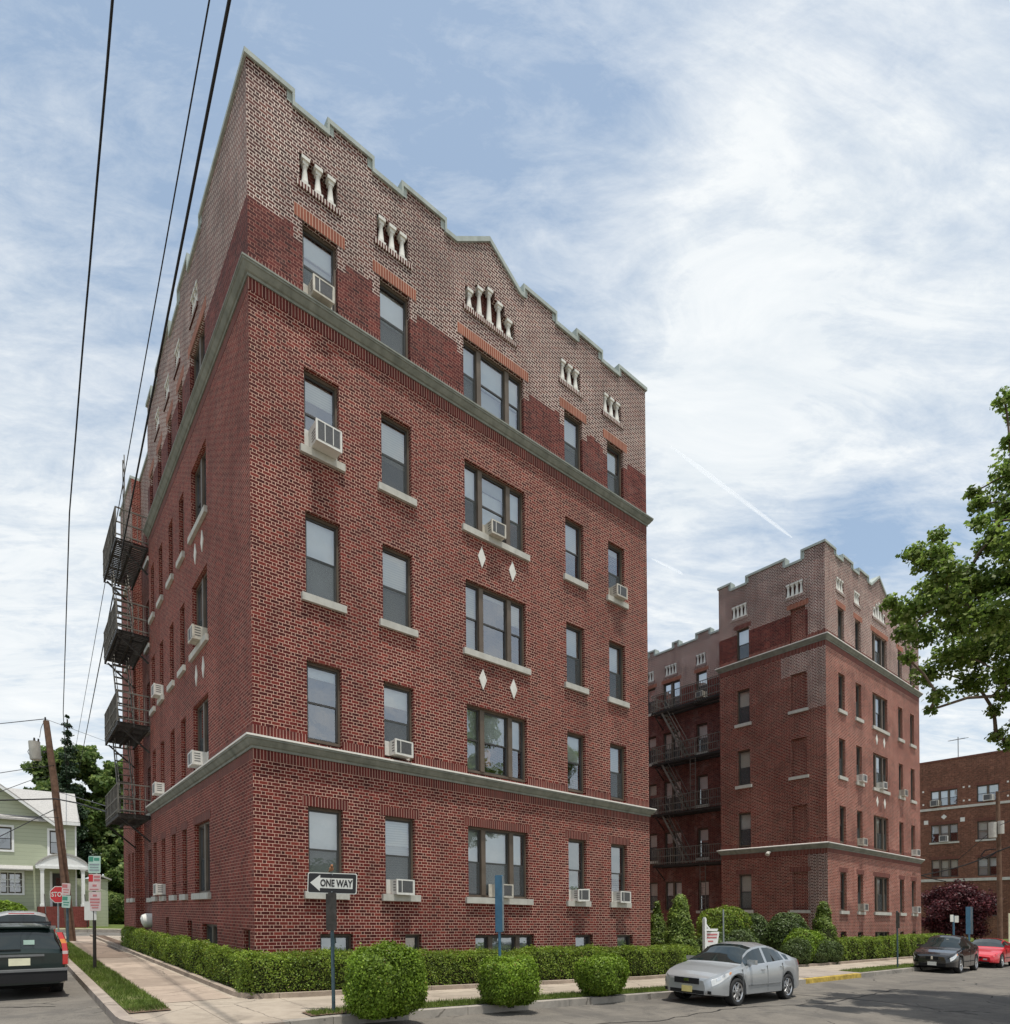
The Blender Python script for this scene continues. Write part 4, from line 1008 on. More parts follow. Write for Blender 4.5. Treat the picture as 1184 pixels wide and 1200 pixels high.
bush(13.7, 1.1, .45, .45, 2.2, 'slim cone-shaped evergreen half hidden behind the bigger cone at the wall', 'conifer', 5000, .07, cat='shrub', name='cone_shrub', taper=1)
bush(22.0, -.75, .60, .55, 2.45, 'cone-shaped evergreen at the corner of the second building', 'conifer', 8000, .075, cat='shrub', name='cone_shrub', taper=1)
bush(12.45, -.95, .5, .42, .66, 'low bright green bush between hedge end and silver sedan roof', n=5000, L=.06, square=2.3, group='court shrubs')
bush(18.5, 1.5, 1.2, .8, 2.1, 'tall clipped bright green bush at the left of the court shrubs', 'hedge', 12000, .08, square=3.4, group='court shrubs')
bush(19.9, 1.2, .75, .7, 1.95, 'shaggy green shrub in the middle of the court shrubs', 'shrub_dark', 7000, .09, square=2., group='court shrubs')
bush(20.9, .2, .85, .8, 2.0, 'broad dark green shrub against the second building\'s side wall', 'shrub_dark', 8000, .09, square=2.1, group='court shrubs')
bush(20.3, -.75, .85, .6, 1.35, 'low bright green dome in front of the court shrubs', 'bush', 8000, .07, square=2.2, group='court shrubs')
bush(16.0, .4, .95, .6, 1.15, 'olive green spreading shrub behind the silver sedan roof', 'shrub_dark', 7000, .08, square=2.1, group='court shrubs')
bush(17.5, .2, .8, .6, 1.35, 'brownish green twiggy shrub left of the bright dome', 'shrub_dark', 6000, .08, square=2., group='court shrubs')
bush(19.2, -1.0, .6, .45, .95, 'dark round clipped bush, first from the left by the driveway edge', 'shrub_dark', 6000, .06, square=2.4, group='court shrubs')
bush(20.6, -1.05, .62, .45, .92, 'dark round clipped bush, second from the left by the driveway edge', 'shrub_dark', 6000, .06, square=2.4, group='court shrubs')
bush(21.7, -1.1, .5, .42, .9, 'dark round clipped bush below the cone at the second building', 'shrub_dark', 5000, .06, square=2.4, group='court shrubs')

def grass_blades(name, x0, x1, y0, y1, n, h=.06, dz=.0):
    P = np.stack([rng.uniform(x0, x1, n), rng.uniform(y0, y1, n), np.zeros(n)], 1)
    keep = lump(P, .7, 1.)+rng.normal(0, .8, n) > -1.1; P = P[keep]; n = len(P)
    z = np.array([g(a, b) for a, b in P[:, :2]])+dz
    hh = h*rng.uniform(.4, 1.25, n); th = rng.random(n)*2*math.pi; w = .006
    lean = rng.normal(0, .35, (n, 2))*hh[:, None]
    V = np.zeros((n, 3, 3)); V[:, 0] = P; V[:, 1] = P; V[:, 2] = P
    V[:, 0, 0] -= w*np.cos(th); V[:, 0, 1] -= w*np.sin(th); V[:, 1, 0] += w*np.cos(th); V[:, 1, 1] += w*np.sin(th)
    V[:, :, 2] = z[:, None]; V[:, 2, 2] += hh; V[:, 2, :2] += lean
    me = bpy.data.meshes.new(name); me.vertices.add(3*n); me.vertices.foreach_set('co', V.ravel())
    me.loops.add(3*n); me.loops.foreach_set('vertex_index', np.arange(3*n, dtype=np.int32)); me.polygons.add(n)
    me.polygons.foreach_set('loop_start', np.arange(0, 3*n, 3, dtype=np.int32)); me.polygons.foreach_set('loop_total', np.full(n, 3, dtype=np.int32))
    me.materials.append(M['blade']); me.update(calc_edges=True)
    o = bpy.data.objects.new(name, me); COL.objects.link(o); o['kind'] = 'stuff'; o['label'] = 'short green grass on the verge'; return o
for x0, x1, y0, y1, n in ((-2.32, -1.76, -1.55, 24.3, 26000), (.35, 14.3, -3.49, -2.98, 24000), (18.6, 40, -3.47, -2.75, 12000)):
    sheet('grass_verge', x0, x1, y0, y1, .014, 'grass', .7); grass_blades('grass', x0, x1, y0, y1, n, .07, .01)
sheet('bare_soil', -2.32, -1.76, -1.75, -1.25, .018, 'soil', .3); sheet('bare_soil', -.25, 1.6, -3.47, -3.05, .018, 'soil', .5)
grass_blades('grass', -2.3, -1.78, -1.7, -1.2, 500, .05, .01); grass_blades('grass', -.2, .5, -3.45, -3.1, 900, .07, .01)

def tree(name, x, y, z0, clumps, leaf, L, mat, label, trunk_r, trunk_h, group=None, n_per=500, sp=.5, limbs=True, z_trunk=None):
    """clumps: (x,y,z,r) leaf clusters; a tapered trunk sends a limb to each"""
    e = empty(name, (x, y, z0), label, 'tree', group)
    P = []; Nn = []
    for cx, cy, cz, r in clumps:
        n = int(n_per*(r/.6)**2)
        d = rng.normal(0, 1, (n, 3)); d /= np.linalg.norm(d, axis=1, keepdims=True)
        rr = r*(rng.random(n)**.45)*(1+.35*np.sin(d[:, 0]*5+cx*3)*np.cos(d[:, 2]*4+cz))
        P.append(np.array([cx, cy, cz])+d*rr[:, None]*np.array([1, 1, .8])); Nn.append(d*.6+np.array([0, 0, .7]))
    leafmesh('crown', np.concatenate(P), np.concatenate(Nn), L, L*.75, mat, e, spread=sp)
    b = MB(); top = Vector((x, y, z0+trunk_h))
    b.tube([(x, y, z0-.2), (x, y, z0+.3), (x+.03, y, z0+trunk_h*.6), tuple(top)], [trunk_r*1.4, trunk_r, trunk_r*.8, trunk_r*.6], 10)
    if limbs:
        pts = [top]+sorted([Vector(c[:3]) for c in clumps], key=lambda q: (q-top).length); par = {}; cnt = [1]*len(pts)
        for i in range(1, len(pts)):
            par[i] = min(range(i), key=lambda j: (pts[j]-pts[i]).length*(1.+.25*(j == 0))+.25*(pts[j]-top).length)
        for i in range(len(pts)-1, 0, -1): cnt[par[i]] += cnt[i]
        rad = lambda c: min(trunk_r*.55, .011*c**.55+.006)
        for i in range(1, len(pts)):
            a, t = pts[par[i]], pts[i]; m = (a+t)/2+Vector((0, 0, .08*(t-a).length))
            b.tube([tuple(a), tuple(m), tuple(t)], [rad(cnt[i])*1.15, rad(cnt[i]), rad(cnt[i])*.8], 6)
    b.build('trunk', 'bark', e, smooth=True)
    return e

# ------------------------------------------------------------------ trees
def cl(cx, cy, cz, rx, ry, rz, n, r0, r1, shell=.5):
    out = []
    for _ in range(n):
        d = rng.normal(0, 1, 3); d /= np.linalg.norm(d); k = shell+(1-shell)*rng.random()
        out.append((cx+d[0]*rx*k, cy+d[1]*ry*k, cz+d[2]*rz*k, r0+(r1-r0)*rng.random()))
    return out
MAPLE = [(9.56, -7.68, 7.62, 0.21), (10.67, -7.43, 7.81, 0.21), (10.35, -7.82, 8.82, 0.25), (11.26, -7.68, 8.96, 0.21), (11.59, -7.86, 9.6, 0.2), (9.66, -8.39, 8.27, 0.29), (9.62, -8.56, 7.88, 0.32), (12.16, -7.53, 8.81, 0.36), (9.95, -7.91, 7.53, 0.32), (9.73, -7.83, 7.06, 0.23), (12.56, -7.26, 7.98, 0.36), (10.56, -7.61, 6.85, 0.18), (12.07, -7.46, 6.94, 0.32), (11.06, -7.99, 6.1, 0.23), (11.47, -7.71, 5.96, 0.14), (10.09, -8.42, 7.53, 0.43), (12.03, -8.18, 8.68, 0.43), (12.77, -7.9, 8.09, 0.5), (11.47, -8.14, 6.97, 0.46), (12.53, -8.18, 6.64, 0.36), (12.43, -8.36, 7.28, 0.5), (10.4, -8.99, 7.13, 0.5), (12.75, -8.29, 8.68, 0.43), (12.03, -8.34, 10.41, 0.16), (11.1, -8.67, 9.62, 0.2), (10.17, -8.93, 8.8, 0.21), (13.24, -8.29, 9.78, 0.27), (11.96, -8.72, 9.37, 0.21), (12.97, -8.61, 10.22, 0.21), (13.66, -8.57, 9.8, 0.36), (13.02, -8.68, 8.79, 0.43), (13.86, -8.57, 7.96, 0.5), (11.79, -8.88, 6.43, 0.39), (13.1, -8.41, 6.1, 0.18), (12.02, -8.88, 6.06, 0.25), (13.63, -8.33, 5.65, 0.18), (13.63, -8.55, 5.42, 0.21), (10.77, -9.17, 11.18, 0.21), (10.98, -9.19, 10.51, 0.16), (11.32, -9.16, 9.48, 0.32), (14.2, -8.68, 13.02, 0.32), (12.36, -9.18, 10.58, 0.71), (13.2, -9.14, 9.18, 0.8), (12.02, -9.41, 6.99, 0.8), (12.99, -9.42, 5.5, 0.8), (12.69, -9.63, 9.63, 0.89), (12.81, -9.85, 7.88, 0.98), (14.22, -10.11, 9.63, 0.98), (14.48, -10.32, 7.5, 0.98), (15.18, -9.69, 6.4, 0.89), (15.31, -10.62, 8.71, 0.98), (14.88, -9.36, 12.54, 0.8), (15.33, -9.99, 11.99, 0.89)]
MAPLE = [(a, b_, c, r*.95) for a, b_, c, r in MAPLE]
MAPLE += cl(15.5, -12.6, 9., 3.2, 3., 3.2, 26, .8, 1.1)
MAPLE += cl(12.0, -10.5, 8.6, 3., .7, 2., 30, .6, .9)  # unseen extra clumps, added to widen the tree's shade on the road
tree('maple_tree', 15.2, -13.2, g(15.2, -13.2), MAPLE, .088, .09, 'maple', 'leafy green maple reaching in from the right edge of the photo', .22, 4.2, n_per=1750, sp=.8)
tree('broadleaf_tree', 2.6, 54., 1.6, cl(2.1, 53.5, 10.9, 4.4, 3., 6.2, 74, .8, 1.5)+cl(2.6, 53, 5., 3.6, 2.5, 3., 16, .9, 1.3), .42, .34, 'far_tree', 'big dark green broadleaf tree behind the green house, beside the brick wall', .4, 6., n_per=420, sp=.9)
tree('broadleaf_tree', -2.4, 56., 1.6, cl(-1.7, 56, 9.6, 2.9, 2.5, 4.6, 40, .8, 1.4), .42, .34, 'far_tree', 'rounded dark tree directly behind the roof of the green house', .35, 5., n_per=300, sp=.9)
sp_ = [(.2+.9*(1-k/16)*math.cos(k*2.4)*(1 if k < 15 else .3), 50.+1.2*(1-k/16)*math.sin(k*2.4), 7.2+k*.655, 1.15-.052*k) for k in range(17)]
tree('spruce_tree', .2, 50., 1.6, sp_+[(.2, 50., 18.4-.0, .16)], .34, .2, 'spruce', 'tall narrow dark spruce with a thin spiky tip behind the leaning pole', .085, 16.6, n_per=420, sp=.8, limbs=False)
tree('garden_tree', 4.6, 49., 1.5, cl(4.3, 49, 3.8, 2.2, 1.6, 2.6, 26, .7, 1.1), .36, .3, 'far_tree', 'low dark green garden tree at the end of the driveway', .2, 2., n_per=320, sp=.9)
bush(2.6, 47.2, 1.6, 1., 2.6, 'dark shrub mass beneath the big tree beside the driveway', 'far_tree', 5000, .26, square=2.2)
bush(-4.2, 38.6, 1.5, .8, 1.7, 'yellow-green bush below the low window of the green house', 'bush', 6000, .16, square=2.2)
tree('purple_leaf_tree', 52., 2.9, -.75, cl(52, 2.95, 2.3, 2., 2.1, 1.9, 54, .55, .95, .3)+cl(51.6, 2.7, .7, 1.6, 2.3, .7, 16, .5, .8, .3), .2, .16, 'purple', 'dark purple-leaved tree in front of the brown brick block', .22, 1.4, n_per=420, sp=.9)
bush(50., -1.4, .8, .5, 1.2, 'bright green bush beside the right-hand utility pole', 'bush', 2500, .16)
bush(50.5, -3.4, 1.3, .6, 1.5, 'green hedge bush at the far right edge beyond the red car', 'hedge', 3000, .18, square=3)

# ------------------------------------------------------------------ lettering
def text(s, size, origin, u, up_, n, mat, name, parent, sx=1., off=.0, depth=.003, align='CENTER'):
    c = bpy.data.curves.new('text_curve', 'FONT'); c.body = s; c.size = size; c.align_x = align; c.align_y = 'CENTER'; c.offset = off; c.resolution_u = 3
    t = bpy.data.objects.new('text_tmp', c); COL.objects.link(t)
    dg = bpy.context.evaluated_depsgraph_get(); dg.update()
    me = bpy.data.meshes.new_from_object(t.evaluated_get(dg)); bpy.data.objects.remove(t); bpy.data.curves.remove(c)
    me.name = name; me.materials.clear(); me.materials.append(M[mat])
    u = Vector(u).normalized(); v = Vector(up_).normalized(); n = Vector(n).normalized(); o = Vector(origin)-Vector(BASE[parent.name])
    for k in me.vertices: k.co = o+u*k.co.x*sx+v*k.co.y+n*depth
    ob = bpy.data.objects.new(name, me); COL.objects.link(ob); ob.parent = parent
    return ob
class Panel:                                # a flat sign plate: centre, right vector, up, normal
    def __init__(s, c, ang, tilt=0.):
        s.c = Vector(c); s.n = Vector((math.cos(ang), math.sin(ang), 0)); s.u = Vector((-math.sin(ang), math.cos(ang), 0)); s.v = Vector((0, 0, 1))
        if tilt: s.u, s.v = s.u*math.cos(tilt)+s.v*math.sin(tilt), s.v*math.cos(tilt)-s.u*math.sin(tilt)
    def p(s, a, b, d=0.): return tuple(s.c+s.u*a+s.v*b+s.n*d)
    def poly(s, b, pts, d0, d1, mi=0): b.prism([s.p(x, y, d1) for x, y in pts], s.n*(d0-d1), mi)
    def rect(s, b, x0, x1, y0, y1, d0, d1, mi=0): s.poly(b, [(x0, y0), (x1, y0), (x1, y1), (x0, y1)], d0, d1, mi)
    def rrect(s, b, x0, x1, y0, y1, r, d0, d1, mi=0):
        pts = []
        for cx, cy, a0 in ((x1-r, y0+r, -90), (x1-r, y1-r, 0), (x0+r, y1-r, 90), (x0+r, y0+r, 180)):
            for k in range(5): a = R(a0+k*22.5); pts.append((cx+r*math.cos(a), cy+r*math.sin(a)))
        s.poly(b, pts, d0, d1, mi)

# one-way sign
e = empty('one_way_sign', (.18, -3.26, g(.18, -3.26)), 'black and white ONE WAY arrow sign on a blue-grey post', 'street sign')
b = MB(); b.tube([(.18, -3.26, .2), (.175, -3.255, 1.1), (.165, -3.245, 2.42)], .027, 10); b.box(.145, .215, -3.3, -3.22, .26, .30); b.build('post', 'blue_grey_steel', e)
P = Panel((.165, -3.29, 2.255), R(231.4), -R(2.5))
b = MB(); P.rrect(b, -.375, .375, -.158, .158, .03, -.004, .004); o = b.build('sign_plate', 'sign_white', e)
b = MB(); P.rrect(b, -.362, .362, -.145, .145, .025, .004, .006); b.build('black_field', 'sign_black', o)
b = MB(); P.poly(b, [(-.335, 0), (-.185, -.125), (-.185, -.078), (.312, -.078), (.312, .078), (-.185, .078), (-.185, .125)], .006, .008); b.build('arrow', 'sign_white', o)
text('ONE WAY', .148, P.p(.062, -.004, .008), P.u, P.v, P.n, 'sign_black', 'lettering', o, .70, .005)
b = MB(); b.tube([P.p(0, .13, .006), P.p(0, .13, .012)], .008, 8); b.tube([P.p(0, -.13, .006), P.p(0, -.13, .012)], .008, 8); b.build('bolt', 'galv', o)
P2 = Panel((.135, -3.31, 1.83), R(200))
b = MB(); P2.rrect(b, -.11, .11, -.29, .28, .03, -.004, .004); b.build('side_plate', 'sign_brown', e)
b = MB(); b.ball((.16, -3.27, 2.475), .03, .05, .035, 10, 7); b.ball((.15, -3.31, 2.52), .022, .025, .022, 8, 6); b.bar((.165, -3.22, 2.47), (.175, -3.15, 2.44), .02, .008); b.bar((.16, -3.26, 2.42), (.16, -3.265, 2.45), .006)
tag(b.build('bird', 'bird', None, (.16, -3.27, 2.42), smooth=True), 'small reddish brown bird perched on top of the ONE WAY sign', 'bird')
# blue post sign seen edge-on
e = empty('parking_sign', (3.38, -3.3, g(3.38, -3.3)), 'tall blue sign blade seen edge-on, rising from the squarish bush', 'street sign')
b = MB(); b.tube([(3.38, -3.3, .05), (3.38, -3.3, 1.5)], .028, 10); b.build('post', 'blue_steel', e)
P = Panel((3.38, -3.3, 1.93), R(205)); b = MB(); P.rrect(b, -.07, .07, -.50, .55, .02, -.03, .03); b.build('sign_plate', 'blue_steel', e)
b = MB(); P.rect(b, .07, .085, -.48, .53, -.02, .02); b.build('edge_channel', 'galv', e)
# black pole with three plates at the side street
e = empty('parking_sign', (-2.04, 5.94, g(-2.04, 5.94)), 'black pole with three stacked green, red and pink parking plates on the side verge', 'street sign')
b = MB(); b.tube([(-2.04, 5.96, .4), (-2.04, 5.96, 3.3)], .038, 10); b.build('post', 'iron', e)
P = Panel((-2.03, 5.90, 0), R(231), -R(1.))
def bars(o, P, rows, mat, d=.006):
    b = MB()
    for x0, x1, y0, y1 in rows: P.rect(b, x0, x1, y0, y1, d-.002, d+.001)
    b.build('marking', mat, o)
for nm, z0, z1, base, marks, mk in (('green', 2.87, 3.3, 'sign_mint', [], 'sign_green'), ('red', 2.43, 2.86, 'sign_pink', [], 'sign_red'), ('pink', 1.94, 2.42, 'sign_pink', [], 'sign_pinkmark')):
    P.c.z = (z0+z1)/2; h = (z1-z0)/2-.006
    b = MB(); P.rrect(b, -.15, .15, -h, h, .025, -.003, .004); o = b.build('sign_plate', base, e); o['label'] = {'green': 'mint green plate with a dark green top corner', 'red': 'pale plate with a red square in its upper left', 'pink': 'faded pink plate with red lines of lettering'}[nm]
    if nm == 'green': bars(o, P, [(-.14, -.03, h*.35, h*.92), (-.01, .12, h*.45, h*.8)], 'sign_green'); bars(o, P, [(-.12, .12, -.02, .02), (-.11, .1, -.085, -.055), (-.12, .12, -.15, -.12)], 'galv')
    elif nm == 'red': bars(o, P, [(-.148, -.04, h*.1, h*.92)], 'sign_red'); bars(o, P, [(-.02, .13, h*.55, h*.8), (-.02, .13, h*.15, h*.4), (-.05, .05, -.10, -.05), (-.12, .1, -.18, -.155)], 'sign_pinkmark')
    else: bars(o, P, [(-.05, .05, .12, .17), (-.12, .12, .03, .075), (-.12, .12, -.04, 0.), (-.10, .10, -.11, -.075), (-.07, .09, -.17, -.14)], 'sign_pinkmark')
P3 = Panel((-2.10, 5.96, 1.98), R(238)); b = MB(); P3.rrect(b, -.16, .12, -.26, .2, .02, -.003, .003); o = b.build('sign_plate', 'sign_white', e); o['label'] = 'blank white plate fixed behind the lowest pink plate'
# stop sign
e = empty('stop_sign', (-2.1, 19.0, g(-2.1, 19.)), 'red STOP sign by the porch of the green house', 'stop sign')
b = MB(); b.tube([(-2.1, 19.05, .6), (-2.1, 19.05, 3.1)], .03, 8); b.build('post', 'galv', e)
P = Panel((-2.1, 19., 2.76), R(231)); oc = lambda r: [(r*math.cos(R(22.5+45*k)), r*math.sin(R(22.5+45*k))) for k in range(8)]
b = MB(); P.poly(b, oc(.37), -.003, .003); o = b.build('sign_plate', 'sign_white', e)
b = MB(); P.poly(b, oc(.34), .003, .006); b.build('red_field', 'sign_red', o)
text('STOP', .27, P.p(0, 0, .007), P.u, P.v, P.n, 'sign_white', 'lettering', o, .85, .006)
e = empty('parking_sign', (-1.88, 18.2, g(-1.88, 18.2)), 'pair of small red and green parking plates overlapping the STOP sign', 'street sign')
b = MB(); b.tube([(-1.84, 18.24, .6), (-1.84, 18.24, 2.9)], .045, 8); b.build('post', 'blue_grey_steel', e)
P = Panel((-1.88, 18.17, 0), R(231), -R(4))
for z0, z1, base, mk in ((2.72, 3.2, 'sign_pink', 'sign_pinkmark'), (2.2, 2.71, 'sign_mint', 'sign_green')):
    P.c.z = (z0+z1)/2; h = (z1-z0)/2-.008; b = MB(); P.rrect(b, -.17, .17, -h, h, .03, -.003, .004); o = b.build('sign_plate', base, e); o['label'] = 'faded pink plate' if mk == 'sign_pinkmark' else 'mint green plate'
    bars(o, P, [(-.16, .05, h*.2, h*.8), (-.12, .12, -.05, -.01), (-.1, .1, -.15, -.11)], mk)
# white hanging sign in the court
e = empty('hanging_sign', (14.55, -.2, g(14.55, -.2)), 'white wooden post with a small pink-lettered hanging sign in the court', 'sign')
b = MB(); b.bar((14.55, -.2, -.2), (14.55, -.2, 1.56), .1); b.bar((14.55, -.2, 1.56), (14.55, -.2, 1.6), .06); b.bar((14.5, -.2, 1.18), (15.22, -.24, 1.16), .08); b.bar((14.55, -.2, 1.42), (14.8, -.21, 1.2), .05); b.build('post', 'trim', e)
P = Panel((14.88, -.24, .86), R(245)); b = MB(); P.poly(b, [(-.30, -.26), (.22, -.2), (.30, .24), (-.30, .24)], -.015, .015); o = b.build('sign_board', 'trim', e)
bars(o, P, [(-.2, .22, .12, .18), (-.2, .2, .02, .08), (-.14, .06, -.1, -.05), (-.24, -.21, -.2, .2)], 'sign_pinkmark', .018)
b = MB(); b.bar(P.p(-.25, .24), P.p(-.25, .31), .015); b.bar(P.p(.25, .24), P.p(.25, .31), .015); b.build('hanger', 'iron', e)
# thin posts and far signs
def post_sign(name, x, y, ztop, label, r=.022, mat='galv', plates=(), cat='street sign'):
    e = empty(name, (x, y, g(x, y)), label, cat)
    b = MB(); b.tube([(x, y, g(x, y)-.1), (x, y, ztop)], r, 8); b.build('post', mat, e)
    for (dx, z0, z1, wd_, ang, m) in plates:
        P = Panel((x-.03, y-.03, (z0+z1)/2), R(ang)); b = MB(); P.rrect(b, dx-wd_/2, dx+wd_/2, -(z1-z0)/2, (z1-z0)/2, .02, -.004, .004); b.build('sign_plate', m, e)
    return e
post_sign('signpost', 13.2, -1.75, 1.85, 'slim bare grey post standing behind the silver sedan roof', .024, 'galv', (), 'post')
post_sign('signpost', 22.3, -3.3, 1.75, 'grey-green post with a narrow edge-on plate in front of the second building', .03, 'blue_grey_steel', ((0, 1.1, 1.7, .12, 200, 'sign_brown'),))
post_sign('meter_sign', 38., -.7, 1.45, 'blue post topped by two small white square plates behind the black car', .05, 'blue_steel', ((-.12, 1.1, 1.5, .2, 235, 'sign_white'), (.13, 1.06, 1.44, .2, 215, 'sign_white')))
post_sign('parking_sign', 40., -.9, 1.2, 'tall blue-grey sign blade between the black car and the red car', .05, 'blue_steel', ((0, .35, 1.95, .34, 205, 'blue_steel'), (.11, .35, 1.95, .1, 205, 'galv')))
e = post_sign('street_sign', 41., -2.55, 1.55, 'white sign with red letter on a yellowish post at the right edge', .05, 'plate_pale', ((.30, .45, 1.5, .5, 225, 'sign_pink'),))
P = Panel((41.-.1, -2.6, 1.25), R(225)); b = MB(); P.rect(b, .14, .20, -.15, .2, .03, .036); P.rect(b, .20, .36, .13, .2, .03, .036); P.rect(b, .20, .32, .0, .06, .03, .036); b.build('red_letter', 'sign_red', e)

# ------------------------------------------------------------------ utility poles and wires
e = empty('utility_pole', (-1.6, 19.9, g(-1.6, 19.9)), 'leaning brown wooden utility pole with grey transformer in front of the green house', 'utility pole')
b = MB(); b.tube([(-1.58, 19.88, .5), (-1.85, 20.1, 4.), (-2.12, 20.3, 7.5), (-2.38, 20.51, 10.2)], [.17, .155, .135, .11], 12); b.build('pole', 'pole_wood', e, smooth=True, sharp=50)
b = MB(); cx, cy = -2.62, 20.73; b.tube([(cx-.12, cy+.1, 8.55), (cx-.12, cy+.1, 8.6), (cx-.16, cy+.13, 9.25), (cx-.16, cy+.13, 9.33)], [.19, .205, .205, .21], 16); o = b.build('transformer', 'sill', e, smooth=True, sharp=40)
b = MB(); b.tube([(cx-.16, cy+.13, 9.33), (cx-.16, cy+.13, 9.5)], [.05, .03], 8); b.tube([(cx-.02, cy+.05, 9.33), (cx-.02, cy+.05, 9.46)], [.04, .03], 8); b.bar((cx+.1, cy-.1, 8.9), (cx+.28, cy-.18, 8.9), .06); b.build('insulator', 'iron', o)
b = MB(); b.tube([(-2.40, 20.52, 10.2), (-2.41, 20.53, 10.36)], .03, 8); b.tube([(-2.41, 20.5, 10.3), (-2.55, 20.62, 9.9), (-2.6, 20.7, 9.5)], .012, 5); b.tube([(-2.85, 20.9, 9.3), (-3.0, 21., 8.9), (-2.8, 20.9, 8.4), (-2.45, 20.5, 8.2)], .014, 5); b.bar((-2.2, 20.2, 7.2), (-1.9, 20.3, 7.2), .05); b.build('hardware', 'wire', e)
e = empty('utility_pole', (45., -1.2, g(45., -1.2)), 'grey-brown utility pole with pale transformer at the right edge', 'utility pole')
b = MB(); b.tube([(45., -1.22, -1.2), (45., -1.2, 4), (45., -1.16, 9.2)], [.15, .14, .11], 10); b.build('pole', 'pole_wood', e, smooth=True, sharp=50)
b = MB(); b.tube([(44.75, -.95, 6.3), (44.75, -.95, 7.25)], .22, 14); b.build('transformer', 'sill', e, smooth=True, sharp=40)
b = MB(); b.tube([(44.8, -1.35, 6.5), (44.8, -1.35, 7.3)], .17, 14); b.build('switch_can', 'sill', e, smooth=True, sharp=40)
wn_ = [0]
def wire(pts, r, label, mat='wire', sag=0., wob=0.):
    P = []
    for a, c in zip(pts[:-1], pts[1:]):
        a, c = Vector(a), Vector(c); n = max(3, int((c-a).length/1.0))
        for k in range(n): t = k/n; P.append(tuple(a.lerp(c, t)+Vector((0, 0, -sag*4*t*(1-t)+wob*math.sin(7*t*n*.15+t*3)))))
    P.append(tuple(pts[-1])); b = MB(); b.tube(P, r, 6)
    tag(b.build('overhead_wire', mat, None, pts[0], smooth=True), label, 'wire', 'overhead wires')
def ext(a, c, y):                            # continue a span behind the viewer
    a, c = Vector(a), Vector(c); t = (y-c.y)/(a.y-c.y); return tuple(c+(a-c)*t)
a, c = (-1.51, -5.09, 13.04), (1.1, 53.2, 14.15); wire([ext(a, c, -22), c], .021, 'thickest long wire crossing the upper left sky, nearest the parapet')
a, c = (-1.54, -4.43, 13.96), (.58, 53.8, 13.92); wire([ext(a, c, -22), c], .011, 'thinner long wire just left of the thickest one in the upper left sky')
wire([(-2.6, -20., 14.9), (-2.33, -1.88, 16.1), (-2.22, 1.23, 16.5), (-2.08, 6.84, 16.55), (-1.9, 14.34, 16.1), (-.99, 34.17, 14.39), (.1, 49.6, 13.2)], .021, 'long wavy wire at far left, running down to the spruce tip', wob=.02)
wire([(-9., 18., 7.4), (-5.3, 17.13, 8.36), (-3.91, 21.14, 9.96), (-2.41, 20.58, 10.3)], .016, 'wire from the left edge to the top of the leaning pole')
wire([(-2.41, 20.58, 10.3), (1.02, 35.11, 13.3), (2.3, 42., 14.8)], .01, 'thin pale wire rising right from the leaning pole top', 'wire_grey')
wire([(-9., 16., 5.2), (-5.31, 17.14, 6.69), (-2.87, 20.3, 8.09), (-2.14, 20.24, 8.29)], .014, 'wire from the left edge to the pole just below its transformer')
wire([(-9., 10., 2.9), (-5.17, 14.46, 5.28), (-2.87, 20.9, 7.7), (-2.1, 20.31, 7.9)], .012, 'slack wire rising steeply from the left edge to the pole')
wire([(-9., 19.8, 6.4), (-5.46, 19.82, 6.45), (-3.93, 19.87, 6.56), (-2.11, 20.08, 6.85), (-1.51, 17.94, 6.42), (-.83, 13.56, 5.49)], .03, 'thick black cable passing the leaning pole to the fire escape')
wire([(-9., 14., 5.1), (-5.32, 17.14, 5.49), (-2.0, 19.94, 6.05)], .012, 'thin level wire in front of the green gable')
wire([(-9., 9., 1.5), (-5.18, 14.48, 3.64), (-2.1, 20.2, 6.44)], .016, 'wire slanting up across the siding of the green house')
wire([(-2.01, 20.13, 7.16), (-.78, 13.52, 5.67)], .012, 'pale wire from the leaning pole to the brick wall', 'wire_grey')
wire([(58., 5.4, 4.2), (51.42, 5.1, 4.47), (48.5, 1.5, 4.9), (45., -1.05, 5.4), (40, -6, 6.6)], .04, 'thick cable crossing the brown block in front of the purple tree', sag=.05)
wire([(45., -1.2, 5.5), (44.9, -.6, 5.0), (44.95, -.25, 5.2), (44.95, -.5, 5.55), (45, -1.1, 5.6)], .035, 'loop of slack cable hanging at the right-hand pole')
wire([(59.9, 5.1, 6.0), (45., -1.1, 7.0), (30., -11., 8.2)], .018, 'thin wire crossing the brown block above the thick cable')
wire([(45., -1.1, 9.1), (34., -9., 8.2)], .018, 'thin wire leaving the top of the right-hand pole')

# ------------------------------------------------------------------ green house
H = empty('house', (-4, 40, 1.3), 'sage green clapboard house with white trim and arched porch', 'house'); HY = 40.; ZB = .9
FH = F((0, HY, 0), (1, 0, 0), (0, -1, 0))
wins = [(-4.75, -3.5, 6.35, 7.85, (1,)), (-1.48, -.7, 6.2, 7.8, (1,)), (-5.2, -2.98, 3.5, 4.85, (1, 1, 1)), (-8., -7., 6.35, 7.85, (1,))]
door = (-1.35, -.55, 2.62, 4.9)
ops = [dict(u0=a, u1=c, z0=z0, z1=z1, d=.15) for a, c, z0, z1, _ in wins]+[dict(u0=door[0], u1=door[1], z0=door[2], z1=door[3], d=.2)]
b = wall(H, FH, -9.2, 0, ZB, 8.35, ops, lambda u, z: 0, ['siding'])
b.add([(-9.2, HY, 8.35), (-1.5, HY, 8.35), (-5.35, HY, 11.45)], [(0, 1, 2)]); b.box(-1.5, 0, HY, HY+.1, 8.35, 8.4)
